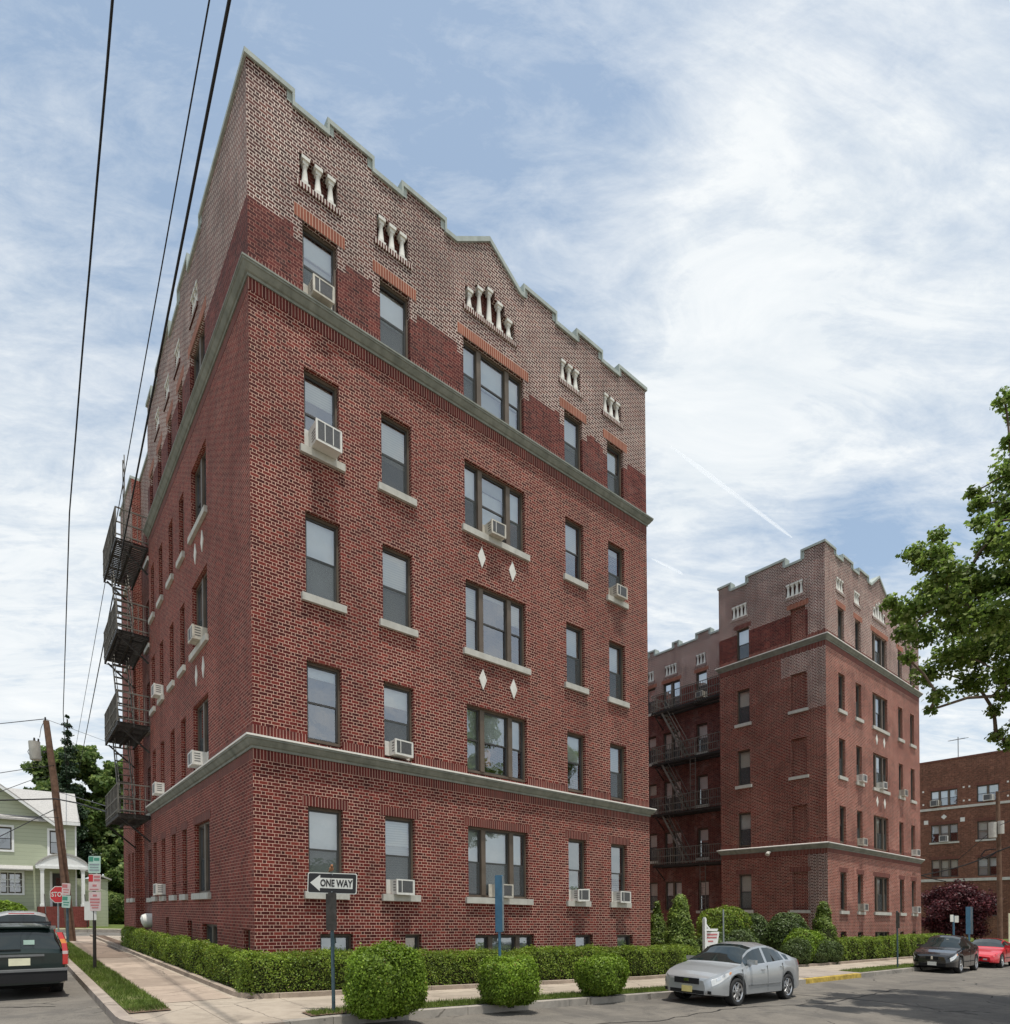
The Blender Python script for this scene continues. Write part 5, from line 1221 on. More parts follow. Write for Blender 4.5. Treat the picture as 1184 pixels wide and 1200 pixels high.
b.quad((0, HY, ZB), (0, HY+7, ZB), (0, HY+7, 8.4), (0, HY, 8.4)); b.quad((-9.2, HY, ZB), (-9.2, HY, 8.4), (-9.2, HY+7, 8.4), (-9.2, HY+7, ZB)); b.quad((-9.2, HY+7, ZB), (-9.2, HY+7, 8.4), (0, HY+7, 8.4), (0, HY+7, ZB))
b.add([(0, HY, 8.4), (0, HY+7, 8.4), (0, HY+3.5, 10.9)], [(0, 1, 2)])
b.build('wall', 'siding', H)
b = MB()
b.prism([(.2, HY-.35, 8.32), (.2, HY+3.5, 10.85), (.2, HY+7.3, 8.3), (.2, HY+7.3, 8.45), (.2, HY+3.5, 11.02), (.2, HY-.35, 8.45)], (-9.4, 0, 0))
b.prism([(-1.2, HY-.4, 8.15), (-5.35, HY-.4, 11.45), (-5.35, HY-.4, 11.62), (-1.2, HY-.4, 8.32)], (0, 4, 0)); b.prism([(-9.5, HY-.4, 8.15), (-9.5, HY-.4, 8.32), (-5.35, HY-.4, 11.62), (-5.35, HY-.4, 11.45)], (0, 4, 0))
b.build('roof', 'roof', H)
b = MB(); b.prism([(-1.15, HY-.43, 8.0), (-5.35, HY-.43, 11.32), (-5.35, HY-.43, 11.5), (-1.15, HY-.43, 8.18)], (0, .04, 0)); b.prism([(-9.55, HY-.43, 8.0), (-9.55, HY-.43, 8.18), (-5.35, HY-.43, 11.5), (-5.35, HY-.43, 11.32)], (0, .04, 0)); b.box(-1.3, .22, HY-.38, HY-.34, 8.2, 8.4); b.box(-.06, .03, HY-.03, HY+.03, ZB, 8.3); b.build('fascia', 'trim', H)
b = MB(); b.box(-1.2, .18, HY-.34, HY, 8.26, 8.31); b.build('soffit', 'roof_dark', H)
for a, c, z0, z1, li in wins:
    o = window(H, FH, a, c, z0, z1, li, [(.5, 0, None)], sill=False, shear=False)
    t = MB(); w_ = .13; t.fb(FH, a-w_, a, 0, .05, z0-w_, z1+w_); t.fb(FH, c, c+w_, 0, .05, z0-w_, z1+w_); t.fb(FH, a, c, 0, .05, z0-w_, z0); t.fb(FH, a, c, 0, .05, z1, z1+w_)
    if len(li) == 3:
        for k in range(1, 3): t.fb(FH, a, c, -.1, -.06, z0+(z1-z0)*k/3-.02, z0+(z1-z0)*k/3+.02)
        for k in range(1, 6): t.fb(FH, a+(c-a)*k/6-.02, a+(c-a)*k/6+.02, -.095, -.05, z0, z1)
    t.build('casing', 'trim', o)
b = MB(); b.prism([(-2.4, HY, 5.25), (-2.4, HY-.6, 5.0), (-2.4, HY-.6, 5.08), (-2.4, HY, 5.35)], (-3.2, 0, 0)); b.build('window_hood', 'roof', H)
b = MB(); b.fb(FH, *door[:2], -.2, -.14, *door[2:]); o = b.build('door', 'frame_dark', H)
b = MB(); b.fb(FH, door[0]+.2, door[1]-.2, -.14, -.13, 3.5, 4.6); b.build('pane', 'pane', o)
b = MB(); b.fb(FH, door[0]-.14, door[0], 0, .05, 2.62, 5.0); b.fb(FH, door[1], door[1]+.14, 0, .05, 2.62, 5.0); b.build('casing', 'trim', o)
pr = MB(); ya = HY-1.5
arch = [(-2.3+2.95*k/12, 5.28+.78*math.sin(math.pi*k/12)**.8) for k in range(13)]
for (x0, z0), (x1, z1) in zip(arch[:-1], arch[1:]): pr.prism([(x0, ya, z0), (x1, ya, z1), (x1, ya, z1+.12), (x0, ya, z0+.12)], (0, 1.5, 0))
o = pr.build('porch_roof', 'roof', H)
b = MB(); b.add([(x, ya+.05, z) for x, z in arch]+[(-.83+1.45*math.cos(math.pi*k/10), ya+.05, 5.12) for k in range(0, 11, 10)], [tuple(range(15))]); b.box(-2.3, .65, ya-.02, ya+.06, 5.1, 5.3); b.build('porch_gable', 'trim', o)
for x in (-1.95, .28):
    b = MB(); b.bar((x, ya+.15, 2.6), (x, ya+.15, 5.12), .2); b.bar((x, ya+.15, 2.6), (x, ya+.15, 2.75), .28); b.bar((x, ya+.15, 5.0), (x, ya+.15, 5.12), .28); b.build('porch_column', 'trim', H)
b = MB(); b.box(-2.2, .6, ya, HY, ZB, 2.6); b.build('porch_base', 'red_step', H)
for k in range(6):
    b = MB(); b.box(-1.8, .3, ya-.3*(k+1), ya-.3*k, ZB, 2.6-.23*(k+1)); b.build('step', 'red_step', H)
b = MB()
for x in (-1.85, .35): b.bar((x, ya, 3.4), (x, ya-1.8, 2.1), .05); b.bar((x, ya-1.75, 1.1), (x, ya-1.75, 2.15), .05)
b.build('handrail', 'iron', H)
b = MB(); b.box(0.02, 1.9, HY+.4, HY+4, ZB, 4.6); b.build('side_porch', 'siding', H); b = MB(); b.prism([(.5, HY+.2, 5.15), (2.1, HY+.2, 4.5), (2.1, HY+.2, 4.6), (.5, HY+.2, 5.28)], (0, 4, 0)); b.build('side_porch_roof', 'roof', H)

# ------------------------------------------------------------------ cars
def smooth(t): t = min(1, max(0, t)); return t*t*(3-2*t)
def interp(tab, t):
    for (a, va), (b_, vb) in zip(tab[:-1], tab[1:]):
        if t <= b_: k = (t-a)/(b_-a) if b_ > a else 0; k = k if tab is None else k; return va+(vb-va)*k
    return tab[-1][1]
def make_car(s):
    zk = s.get('zk', 1.); s['top'] = [(a, v*zk) for a, v in s['top']]; s['sh'] = [(a, v*zk) for a, v in s['sh']]; s['extra'] = [(n_, m_, (q[0], q[1], q[2], q[3], q[4]*zk, q[5]*zk)) for n_, m_, q in s['extra']]
    hx, hy = math.cos(R(s['head'])), math.sin(R(s['head'])); L, W = s['L'], s['W']; cx, cy = s['at']
    def T(p):                                # p = (distance back from the nose, left, height)
        d = L/2-p[0]; x = cx+hx*d-hy*p[1]; y = cy+hy*d+hx*p[1]; return (x, y, g(x, y)-.13+p[2])
    e = empty(s['name'], T((L/2, 0, 0)), s['label'], s['cat'], 'cars parked along the kerbs')
    r = s['r']; wx = [s['wheels'][0]*L, s['wheels'][1]*L]; ra = r*1.17
    ts = set(np.round(np.linspace(0, 1, 81), 4)) | {.003, .006, .01, .018, .026, .034, .982, .992}
    for x in wx:
        for k in range(-8, 9): ts.add(round((x+ra*math.sin(k/8*math.pi/2))/L, 4))
    for k in s['glass']+s['pillars']: ts.add(k)
    for k, _ in s['top']: ts.add(k)
    ts = sorted(t for t in ts if 0 <= t <= 1)
    sill = s.get('sill', .2)
    rings = []
    def ringat(t):
        w = interp(s['wid'], t)*W/2; zs = interp(s['sh'], t); zt = interp(s['top'], t); zb = interp(s.get('low', [(0, sill+.04), (.1, sill), (.9, sill), (1, sill+.06)]), t)
        for x in wx:
            d = t*L-x
            if abs(d) < ra: zb = max(zb, r*.98+math.sqrt(max(0, ra*ra-d*d)))
        c = smooth((zt-zs-.06)/.28); wr = w*(.9-.21*c*s.get('tumble', 1.)); ze = zt-(.02+.045*c)
        zm = max(zb+.03, .30*zs+.70*zb if zb < .4 else zb+.03); zm2 = max(zm+.02, zs-.12)
        zm2 = min(zm2, zs-.01)
        ring = [(w*.86, zb), (w*.985, min(zb+.03, zm)), (w*1.0, min(max(zm, .45*zs+.55*zb), zs-.03)), (w*.992, zm2), (w*.955, zs), (w*(.93-.02*c), zs+.004+.035*c), (wr+(w*.92-wr)*.12*c, ze-.045*c), (wr, ze), (wr*.55, zt-.006), (0, zt)]
        return ring
    rings = [ringat(t) for t in ts]
    N = len(rings[0])
    parts = {}
    def face(kind, pts, sidekey):
        parts.setdefault((kind, sidekey), MB()).quad(*pts)
    g0, g1, g2, g3 = s['glass']              # windscreen start/end, rear glass start/end
    lamps = s.get('lamps', ())
    for k in range(len(ts)-1):
        tm = (ts[k]+ts[k+1])/2
        for i in range(N-1):
            kind = 'body'; key = 0
            zsm = interp(s['sh'], tm); ztm = interp(s['top'], tm); cab = smooth((ztm-zsm-.06)/.28)
            if i in (7, 8):
                if g0 < tm < g1: kind = 'windscreen'
                elif g2 < tm < g3: kind = 'rear_window'
            if i == 5 and cab > .42 and s['side'][0] < tm < s['side'][1] and not any(abs(tm-p) < s.get('pw', .012) for p in s['pillars']): kind = 'side_window'
            for nm, t0, t1, i0, i1 in lamps:
                if t0 < tm < t1 and i0 <= i <= i1: kind = nm
            for sg in (1, -1):
                a = [(ts[k]*L, sg*rings[k][i][0], rings[k][i][1]), (ts[k+1]*L, sg*rings[k+1][i][0], rings[k+1][i][1]), (ts[k+1]*L, sg*rings[k+1][i+1][0], rings[k+1][i+1][1]), (ts[k]*L, sg*rings[k][i+1][0], rings[k][i+1][1])]
                if sg > 0: a = a[::-1]
                face(kind, [T(p) for p in a], 0 if kind in ('body', 'windscreen', 'rear_window') else sg)
    def patch(nm, mat, t0, t1, lo, hi, sg, parent, off=.006, n=10, m=5):
        def pt(t, q):
            rg = ringat(t); i = min(int(q), N-2); f = q-i; y = rg[i][0]*(1-f)+rg[i+1][0]*f; z = rg[i][1]*(1-f)+rg[i+1][1]*f
            return T((t*L-off, sg*(y+off), z+off*.4))
        b = MB()
        for a in range(n):
            for c in range(m):
                ta, tb = t0+(t1-t0)*a/n, t0+(t1-t0)*(a+1)/n; k0, k1 = a/n, (a+1)/n
                q = lambda k, w: lo(k)+(hi(k)-lo(k))*w
                p = [pt(ta, q(k0, c/m)), pt(tb, q(k1, c/m)), pt(tb, q(k1, (c+1)/m)), pt(ta, q(k0, (c+1)/m))]
                b.quad(*(p[::-1] if sg > 0 else p))
        return b.build(nm, mat, parent, smooth=True)
    bd = parts[('body', 0)]
    for k, t, rev in ((0, 0, False), (len(ts)-1, 1, True)):
        rg = [(t*L, y, z) for y, z in rings[k]]+[(t*L, -y, z) for y, z in reversed(rings[k][:-1])]
        bd.add([T(p) for p in (rg[::-1] if rev else rg)], [tuple(range(len(rg)))])
    mats = {'body': s['paint'], 'windscreen': 'carglass', 'rear_window': 'carglass', 'side_window': 'carglass', 'headlight': 'lamp', 'tail_light': 'lamp_red', 'marker': 'lamp_amber'}
    for (kind, key), mb in parts.items():
        o = mb.build(kind, mats[kind], e)
        bm_ = __import__('bmesh').new(); bm_.from_mesh(o.data); __import__('bmesh').ops.remove_doubles(bm_, verts=bm_.verts, dist=.0008); bm_.to_mesh(o.data); bm_.free()
        o.data.polygons.foreach_set('use_smooth', [True]*len(o.data.polygons)); o.data.set_sharp_from_angle(angle=R(38))
        if kind == 'body': body = o
    def bx(x0, x1, y0, y1, z0, z1): return [T(p) for p in ((x0, y0, z0), (x1, y0, z0), (x1, y1, z0), (x0, y1, z0), (x0, y0, z1), (x1, y0, z1), (x1, y1, z1), (x0, y1, z1))]
    b = MB(); b.hexa(bx(.12*L, .9*L, -W*.36, W*.36, .16, .5)); b.hexa(bx(.05*L, .95*L, -W*.40, W*.40, .3, .58)); b.build('underbody', 'well', e)
    for x in wx:
        for sg in (1, -1):
            yo = sg*W/2*.985; yi = yo-sg*.19
            b = MB(); nn = 28
            prof = [(yi, r*.8), (yi, r*.96), (yi+sg*.03, r), (yo-sg*.03, r), (yo-sg*.004, r*.95), (yo+sg*.004, r*.8), (yo-sg*.012, r*.70)]
            base = len(b.v)
            for y, q in prof:
                for k in range(nn): a = 2*math.pi*k/nn; b.v.append(T((x+q*math.cos(a), y, r+q*math.sin(a))))
            for j in range(len(prof)-1):
                for k in range(nn): b.f.append((base+j*nn+k, base+j*nn+(k+1) % nn, base+(j+1)*nn+(k+1) % nn, base+(j+1)*nn+k)); b.m.append(0)
            wheel = b.build('wheel', 'tyre', e, smooth=True, sharp=50)
            b = MB(); q1, q0 = r*.70, r*.62
            ring_ = []
            for y, q in ((yo-sg*.012, q1), (yo-sg*.006, q1*.97), (yo-sg*.02, q0), (yo-sg*.08, q0)):
                ring_.append(len(b.v))
                for k in range(nn): a = 2*math.pi*k/nn; b.v.append(T((x+q*math.cos(a), y, r+q*math.sin(a))))
            for j in range(3):
                for k in range(nn): b.f.append((ring_[j]+k, ring_[j]+(k+1) % nn, ring_[j+1]+(k+1) % nn, ring_[j+1]+k)); b.m.append(0)
            for k in range(s.get('spokes', 7)):
                a = 2*math.pi*k/s.get('spokes', 7)+.3; wv = .10; ca, sa = math.cos(a), math.sin(a)
                def q_(rad, off, y): return T((x+rad*ca-off*sa, y, r+rad*sa+off*ca))
                b.hexa([q_(r*.08, -r*wv*1.2, yo-sg*.035), q_(r*.64, -r*wv*.8, yo-sg*.035), q_(r*.64, r*wv*.8, yo-sg*.035), q_(r*.08, r*wv*1.2, yo-sg*.035), q_(r*.08, -r*wv, yo-sg*.012), q_(r*.64, -r*wv*.6, yo-sg*.018), q_(r*.64, r*wv*.6, yo-sg*.018), q_(r*.08, r*wv, yo-sg*.012)])
            b.tube([T((x, yo-sg*.04, r)), T((x, yo-sg*.006, r))], r*.15, 12)
            b.tube([T((x, yo-sg*.08, r)), T((x, yo-sg*.075, r))], r*.62, 20, 1); b.build('rim', ['rim', 'well'], wheel, smooth=True, sharp=35)
    for pa in s.get('patches', ()):
        for sg in (1, -1):
            o = patch(pa[0], pa[1], *pa[2:6], sg, e)
            if pa[0] == 'headlight':
                a0, a1 = pa[2], pa[3]
                patch('reflector', 'chrome', a0+(a1-a0)*.18, a0+(a1-a0)*.42, lambda k: 3.55, lambda k: 4.2, sg, o, .009, 4, 3); patch('reflector', 'chrome', a0+(a1-a0)*.5, a0+(a1-a0)*.68, lambda k: 3.65, lambda k: 4.2, sg, o, .009, 4, 3)
    for sg in (1, -1):                       # mirrors, handles, door seams
        t0 = s['mirror']; y = interp(s['wid'], t0)*W/2*.94; z = interp(s['sh'], t0)+.03
        b = MB(); b.hexa(bx(t0*L-.03, t0*L+.07, min(y*sg*.96, sg*(y+.16)), max(y*sg*.96, sg*(y+.16)), z+.02, z+.12)); b.hexa(bx(t0*L, t0*L+.05, min(sg*y*.9, sg*(y+.03)), max(sg*y*.9, sg*(y+.03)), z-.02, z+.05))
        o = b.build('mirror', s.get('mirror_mat', s['paint']), e)
        for hx_ in s.get('handles', ()):
            y2 = interp(s['wid'], hx_)*W/2; z2 = interp(s['sh'], hx_)-.10
            b = MB(); b.hexa(bx(hx_*L-.07, hx_*L+.07, min(sg*y2*.985, sg*(y2+.012)), max(sg*y2*.985, sg*(y2+.012)), z2-.012, z2+.014)); b.build('door_handle', s.get('handle_mat', s['paint']), e)
        b = MB()
        for t in s.get('seams', ()):
            y2 = interp(s['wid'], t)*W/2; z2 = interp(s['sh'], t)
            for k in range(6):
                za = .26+(z2-.28)*k/6; zc_ = .26+(z2-.28)*(k+1)/6; f1 = 1.0 if .35 < za < z2-.14 else .99
                b.hexa(bx(t*L-.004, t*L+.004, min(sg*y2*.97, sg*(y2*f1+.002)), max(sg*y2*.97, sg*(y2*f1+.002)), za, zc_))
        if s.get('seams'):
            ta, tb = s['wheels'][0]+ra/L+.02, s['wheels'][1]-ra/L-.02
            yy = interp(s['wid'], .5)*W/2
            b.hexa(bx(ta*L, tb*L, min(sg*yy*.97, sg*(yy+.008)), max(sg*yy*.97, sg*(yy+.008)), .40, .43))
            b.build('door_seam', s.get('seam_mat', 'plastic'), e)
    for nm, mat, (x0, x1, y0, y1, z0, z1) in s['extra']:
        b = MB(); b.hexa(bx(x0, x1, y0, y1, z0, z1)); b.build(nm, mat, e)
    return e, T, bx

SEDW = [(0, .60), (.006, .70), (.018, .80), (.04, .88), (.07, .935), (.12, .975), (.22, 1.), (.75, 1.), (.9, .965), (.96, .9), (1, .76)]
silver = dict(name='sedan_car', label='silver four-door sedan parked nose to the left in front of the court', cat='car', L=4.0, W=1.44, at=(9.4, -4.42), head=182.5, r=.295, zk=.91, wheels=(.205, .785), paint='silver',
    top=[(0, .60), (.006, .655), (.018, .695), (.06, .77), (.15, .87), (.25, .945), (.265, .97), (.33, 1.17), (.40, 1.34), (.45, 1.405), (.53, 1.45), (.62, 1.45), (.69, 1.40), (.75, 1.32), (.82, 1.19), (.87, 1.09), (.93, 1.06), (.975, 1.03), (.99, .94), (1, .80)],
    sh=[(0, .50), (.006, .56), (.018, .61), (.08, .72), (.18, .82), (.28, .88), (.5, .92), (.75, .98), (.9, 1.0), (.97, .98), (1, .74)],
    wid=SEDW, glass=[.268, .445, .665, .862], side=(.30, .835), pillars=[.53, .755, .40], pw=.0115, mirror=.335, handles=(.475, .70), seams=(.255, .53, .715), spokes=7,
    lamps=[], patches=[('headlight', 'lamp', .014, .135, lambda k: 3.02+.55*k**2, lambda k: 4.55-.35*k), ('marker', 'lamp_amber', .128, .15, lambda k: 3.55+.2*k, lambda k: 4.2-.2*k), ('tail_light', 'lamp_red', .95, .992, lambda k: 3.05, lambda k: 4.2)], seam_mat='bumper_grey',
    extra=[('grille', 'plastic', (-.012, .03, -.29, .29, .49, .625)), ('grille_badge', 'chrome', (-.016, .0, -.06, .06, .54, .61)), ('air_intake', 'plastic', (-.006, .05, -.40, .40, .27, .355)), ('license_plate', 'plate', (-.02, .0, -.11, .13, .30, .44)), ('fog_lamp', 'well', (.015, .06, .46, .54, .29, .36)), ('fog_lamp', 'well', (.015, .06, -.54, -.46, .29, .36)), ('inspection_sticker', 'sign_mint', (1.30, 1.34, .33, .42, 1.05, 1.10))])
silver['pillars'] = [.535, .765]
e, T, bx = make_car(silver)
black = dict(name='sedan_car', label='black four-door sedan parked beyond the yellow kerb, facing left', cat='car', L=4.0, W=1.46, at=(24.9, -4.12), head=183, r=.30, wheels=(.205, .785), paint='black_paint',
    top=[(0, .62), (.015, .68), (.06, .76), (.15, .84), (.26, .90), (.275, .93), (.34, 1.12), (.41, 1.29), (.46, 1.35), (.55, 1.38), (.64, 1.37), (.70, 1.32), (.77, 1.20), (.85, 1.03), (.93, 1.0), (.98, .97), (1, .78)],
    sh=[(0, .50), (.02, .58), (.08, .70), (.18, .78), (.28, .84), (.5, .87), (.75, .92), (.9, .94), (.97, .92), (1, .7)],
    wid=SEDW, glass=[.278, .455, .68, .84], side=(.31, .83), pillars=[.54, .765], mirror=.345, handles=(.48, .70), seams=(.26, .54, .72), spokes=6,
    lamps=[], patches=[('headlight', 'lamp', .014, .10, lambda k: 3.05+.4*k**2, lambda k: 4.45-.3*k), ('marker', 'lamp_amber', .098, .118, lambda k: 3.45, lambda k: 4.1), ('tail_light', 'lamp_red', .95, .992, lambda k: 3.05, lambda k: 4.2)], seam_mat='plastic',
    extra=[('grille', 'well', (-.008, .03, -.2, .2, .48, .6)), ('grille_badge', 'chrome', (-.016, .0, -.03, .03, .5, .62)), ('air_intake', 'well', (-.006, .05, -.42, .42, .24, .36)), ('license_plate', 'sign_white', (-.02, .0, -.14, .14, .28, .41)), ('inspection_sticker', 'sign_white', (1.5, 1.53, .1, .18, 1.2, 1.24))])
make_car(black)
red = dict(name='coupe_car', label='bright red low sports coupe parked behind the black sedan', cat='car', L=4.0, W=1.46, at=(30.0, -4.2), head=183, r=.30, wheels=(.20, .80), paint='red_paint',
    top=[(0, .48), (.02, .56), (.1, .66), (.2, .74), (.33, .82), (.35, .86), (.43, 1.04), (.5, 1.16), (.56, 1.2), (.64, 1.2), (.72, 1.15), (.82, 1.02), (.9, .93), (.97, .92), (1, .8)],
    sh=[(0, .42), (.03, .52), (.1, .62), (.2, .70), (.35, .78), (.6, .82), (.8, .86), (.95, .86), (1, .66)],
    wid=[(0, .62), (.02, .78), (.07, .9), (.15, .97), (.25, 1.), (.8, 1.), (.93, .96), (1, .8)], glass=[.352, .55, .68, .88], side=(.40, .80), pillars=[.67], mirror=.39, handles=(.60,), seams=(.37, .68), spokes=5, tumble=1.1,
    lamps=[('tail_light', .965, .995, 3, 3)], seam_mat='plastic',
    extra=[('grille', 'well', (-.006, .04, -.16, .16, .40, .46)), ('fog_lamp', 'lamp', (-.004, .03, -.34, -.2, .33, .40)), ('fog_lamp', 'lamp', (-.004, .03, .2, .34, .33, .40)), ('air_intake', 'well', (-.006, .04, -.4, .4, .22, .28))])
make_car(red)
WAGW = [(0, .76), (.03, .9), (.08, .97), (.2, 1.), (.93, 1.), (.975, .975), (1, .93)]
def wagon(top_z): return [(0, .70), (.03, .80), (.22, .90), (.26, .94), (.40, 1.36), (.46, top_z-.02), (.6, top_z), (.9, top_z-.01), (.945, top_z-.03), (.965, top_z-.10), (.992, .97), (1, .90)]
volvo = dict(name='station_wagon', label='dark green station wagon seen from behind at the left edge', cat='car', L=4.0, W=1.40, at=(-3.56, 3.9), head=90.5, r=.295, zk=.93, wheels=(.2, .77), paint='green_paint',
    top=wagon(1.44), sh=[(0, .6), (.05, .74), (.25, .86), (.9, .92), (.965, .92), (.992, .90), (1, .86)], wid=WAGW, glass=[.262, .44, .962, .991], side=(.30, .945), pillars=[.50, .71, .90], mirror=.32, handles=(.47, .67), seams=(.25, .5, .7), spokes=6, tumble=.75, seam_mat='plastic',
    lamps=[('headlight', .0, .05, 3, 4)],
    extra=[('rear_bumper', 'plastic', (3.86, 4.10, -.70, .70, .33, .54)), ('bumper_top', 'bumper_grey', (3.86, 4.11, -.705, .705, .54, .585)), ('license_plate', 'plate_pale', (4.0, 4.02, -.155, .155, .66, .80)), ('hatch_handle', 'bumper_grey', (4.0, 4.025, -.36, .36, .83, .87)), ('plate_recess', 'green_paint', (3.99, 4.012, -.32, .32, .63, .82)),
           ('roof_rail', 'plastic', (1.7, 3.75, .44, .48, 1.42, 1.47)), ('roof_rail', 'plastic', (1.7, 3.75, -.48, -.44, 1.42, 1.47)), ('spoiler', 'green_paint', (3.72, 3.92, -.46, .46, 1.385, 1.415)), ('wiper', 'plastic', (3.985, 4.0, -.02, .30, .955, .975)), ('roof_rack_bar', 'plastic', (3.3, 3.36, -.5, .5, 1.47, 1.495)),
           ('window_sticker', 'sign_mint', (3.955, 3.96, -.22, -.06, 1.06, 1.15))])
e, T, bx = make_car(volvo)
for sg in (1, -1):
    o_ = None
    for z0, z1, m in ((.61, .80, 'lamp_red'), (.80, .86, 'sign_pink'), (.86, 1.0, 'lamp_red'), (1.0, 1.08, 'lamp_amber'), (1.08, 1.20, 'lamp_red')):
        b = MB(); a0 = .5+.16*min(1, max(0, (1.32-z0)/.5)); a1 = .5+.16*min(1, max(0, (1.32-z1)/.5)); xo = lambda z: 4.012-.17*max(0, (z-.92))/.46
        ye = lambda z: .735 if z < .95 else .735-.13*(z-.95)/.4
        pts = [(xo(z0)-.12, sg*ye(z0), z0), (xo(z0), sg*ye(z0)*.97, z0), (xo(z0), sg*(ye(z0)-.10), z0), (xo(z0)-.12, sg*(ye(z0)-.10), z0), (xo(z1)-.12, sg*ye(z1), z1), (xo(z1), sg*ye(z1)*.97, z1), (xo(z1), sg*(ye(z1)-.10), z1), (xo(z1)-.12, sg*(ye(z1)-.10), z1)]
        b.hexa([T(p) for p in pts])
        if o_ is None: o_ = b.build('tail_light', m, e)
        else: b.build('lens', m, o_)
van = dict(name='station_wagon', label='pale silver car with dark rear window parked ahead of the green wagon', cat='car', L=3.9, W=1.46, at=(-3.45, 9.6), head=90.5, r=.30, zk=.92, wheels=(.2, .77), paint='white_paint',
    top=wagon(1.66), sh=[(0, .7), (.05, .85), (.25, 1.0), (.9, 1.08), (.965, 1.08), (.992, 1.0), (1, .9)], wid=WAGW, glass=[.262, .44, .962, .991], side=(.30, .945), pillars=[.50, .71, .90], mirror=.32, handles=(.47, .67), seams=(.25, .5, .7), spokes=6, tumble=1.,
    lamps=[('headlight', .0, .05, 3, 4)],
    extra=[('brake_light', 'lamp_red', (3.80, 3.84, -.26, .26, 1.585, 1.61)), ('rear_bumper', 'bumper_grey', (3.8, 4.0, -.70, .70, .36, .6)), ('license_plate', 'plate_pale', (3.9, 3.93, -.155, .155, .72, .86)), ('tail_light', 'lamp_red', (3.8, 3.92, .55, .69, .8, 1.15)), ('tail_light', 'lamp_red', (3.8, 3.92, -.69, -.55, .8, 1.15))])
make_car(van)
# ------------------------------------------------------------------ contrails far up
def contrailmat():
    t = NT('contrail_vapour'); lw = t.n('ShaderNodeLayerWeight'); lw.inputs[0].default_value = .5
    k = t.M('MULTIPLY', t.M('POWER', t.M('SUBTRACT', 1., lw.outputs['Facing']), 1.6), t.rng(t.noise(t.obj(), .0025, 3), .3, .6, .2, .5))
    tr = t.n('ShaderNodeBsdfTransparent'); df = t.n('ShaderNodeBsdfTranslucent'); df.inputs[0].default_value = (.95, .95, .95, 1)
    d2 = t.n('ShaderNodeBsdfDiffuse'); d2.inputs[0].default_value = (.95, .95, .95, 1); ad = t.n('ShaderNodeMixShader'); ad.inputs[0].default_value = .5; t.l(df.outputs[0], ad.inputs[1]); t.l(d2.outputs[0], ad.inputs[2])
    mx = t.n('ShaderNodeMixShader'); t.l(k, mx.inputs[0]); t.l(tr.outputs[0], mx.inputs[1]); t.l(ad.outputs[0], mx.inputs[2]); t.l(mx.outputs[0], t.out.inputs[0])
    return t.m
M['contrail'] = contrailmat()
for d0, d1, r0, r1, lb in (((.655, .475, .588), (.787, .387, .48), 15, 9, 'long thin white contrail sloping down to the second building'), ((.69, .535, .487), (.725, .508, .465), 7, 9, 'short faint contrail at the edge of the corner building')):
    b = MB(); a = Vector(d0).normalized()*5000; c = Vector(d1).normalized()*5000
    b.tube([tuple(a.lerp(c, k/20)) for k in range(21)], [(.2+.8*min(1, k/5, (20-k)/2+.2))*(r0+(r1-r0)*k/20) for k in range(21)], 16, cap=False)
    tag(b.build('contrail', 'contrail', None, tuple(a), smooth=True), lb, 'contrail')
# ------------------------------------------------------------------ camera, light, sky
cam = bpy.data.cameras.new('camera'); co = bpy.data.objects.new('camera', cam); COL.objects.link(co)
YAW = .8969
co.location = (-3.6855, -12.3147, 1.75)
fw = Vector((math.cos(YAW), math.sin(YAW), 0)); up = Vector((0, 0, 1)); rt = fw.cross(up)
roll = .01
ru = up*math.cos(roll)+rt*math.sin(roll); rr_ = rt*math.cos(roll)-up*math.sin(roll)
mw = Matrix((rr_, ru, -fw)).transposed().to_4x4(); mw.translation = co.location; co.matrix_world = mw
cam.sensor_fit = 'HORIZONTAL'; cam.sensor_width = 36; cam.lens = 728.3/1184*36
cam.shift_x = 0; cam.shift_y = 472.15/1184
cam.clip_start = .05; cam.clip_end = 20000
SC.camera = co
EL, AZ = 77., -6.     # sun height, and turn from -Y toward +X
sd = Vector((math.cos(R(EL))*math.sin(R(AZ)), -math.cos(R(EL))*math.cos(R(AZ)), math.sin(R(EL))))
sl_ = bpy.data.lights.new('sun', 'SUN'); sl_.energy = 3.2; sl_.angle = R(.6); sl_.color = (1, .955, .88)
so = bpy.data.objects.new('sun', sl_); COL.objects.link(so); so.rotation_euler = (-sd).to_track_quat('-Z', 'Y').to_euler(); so.location = (0, -20, 60)
wd = bpy.data.worlds.new('World'); SC.world = wd; wd.use_nodes = True
nt = wd.node_tree; nt.nodes.clear()
class WN(NT):
    def __init__(s): s.t = nt; s.m = None; s.out = nt.nodes.new('ShaderNodeOutputWorld')
w = WN()
sky = w.n('ShaderNodeTexSky', sky_type='NISHITA'); sky.sun_disc = False; sky.sun_elevation = R(EL); sky.sun_rotation = math.atan2(sd.x, sd.y); sky.altitude = 50; sky.air_density = 1.1; sky.dust_density = 1.2
gen = w.n('ShaderNodeTexCoord').outputs['Generated']
sp = w.n('ShaderNodeSeparateXYZ'); w.l(gen, sp.inputs[0])
zc = w.M('ADD', w.M('MAXIMUM', sp.outputs[2], 0.), .16)
cb = w.n('ShaderNodeCombineXYZ'); w.l(w.M('DIVIDE', sp.outputs[0], zc), cb.inputs[0]); w.l(w.M('DIVIDE', sp.outputs[1], zc), cb.inputs[1])
mp = w.n('ShaderNodeMapping'); w.l(cb.outputs[0], mp.inputs[0]); mp.inputs['Rotation'].default_value = (0, 0, R(35)); mp.inputs['Location'].default_value = (3.1, 1.7, 0)
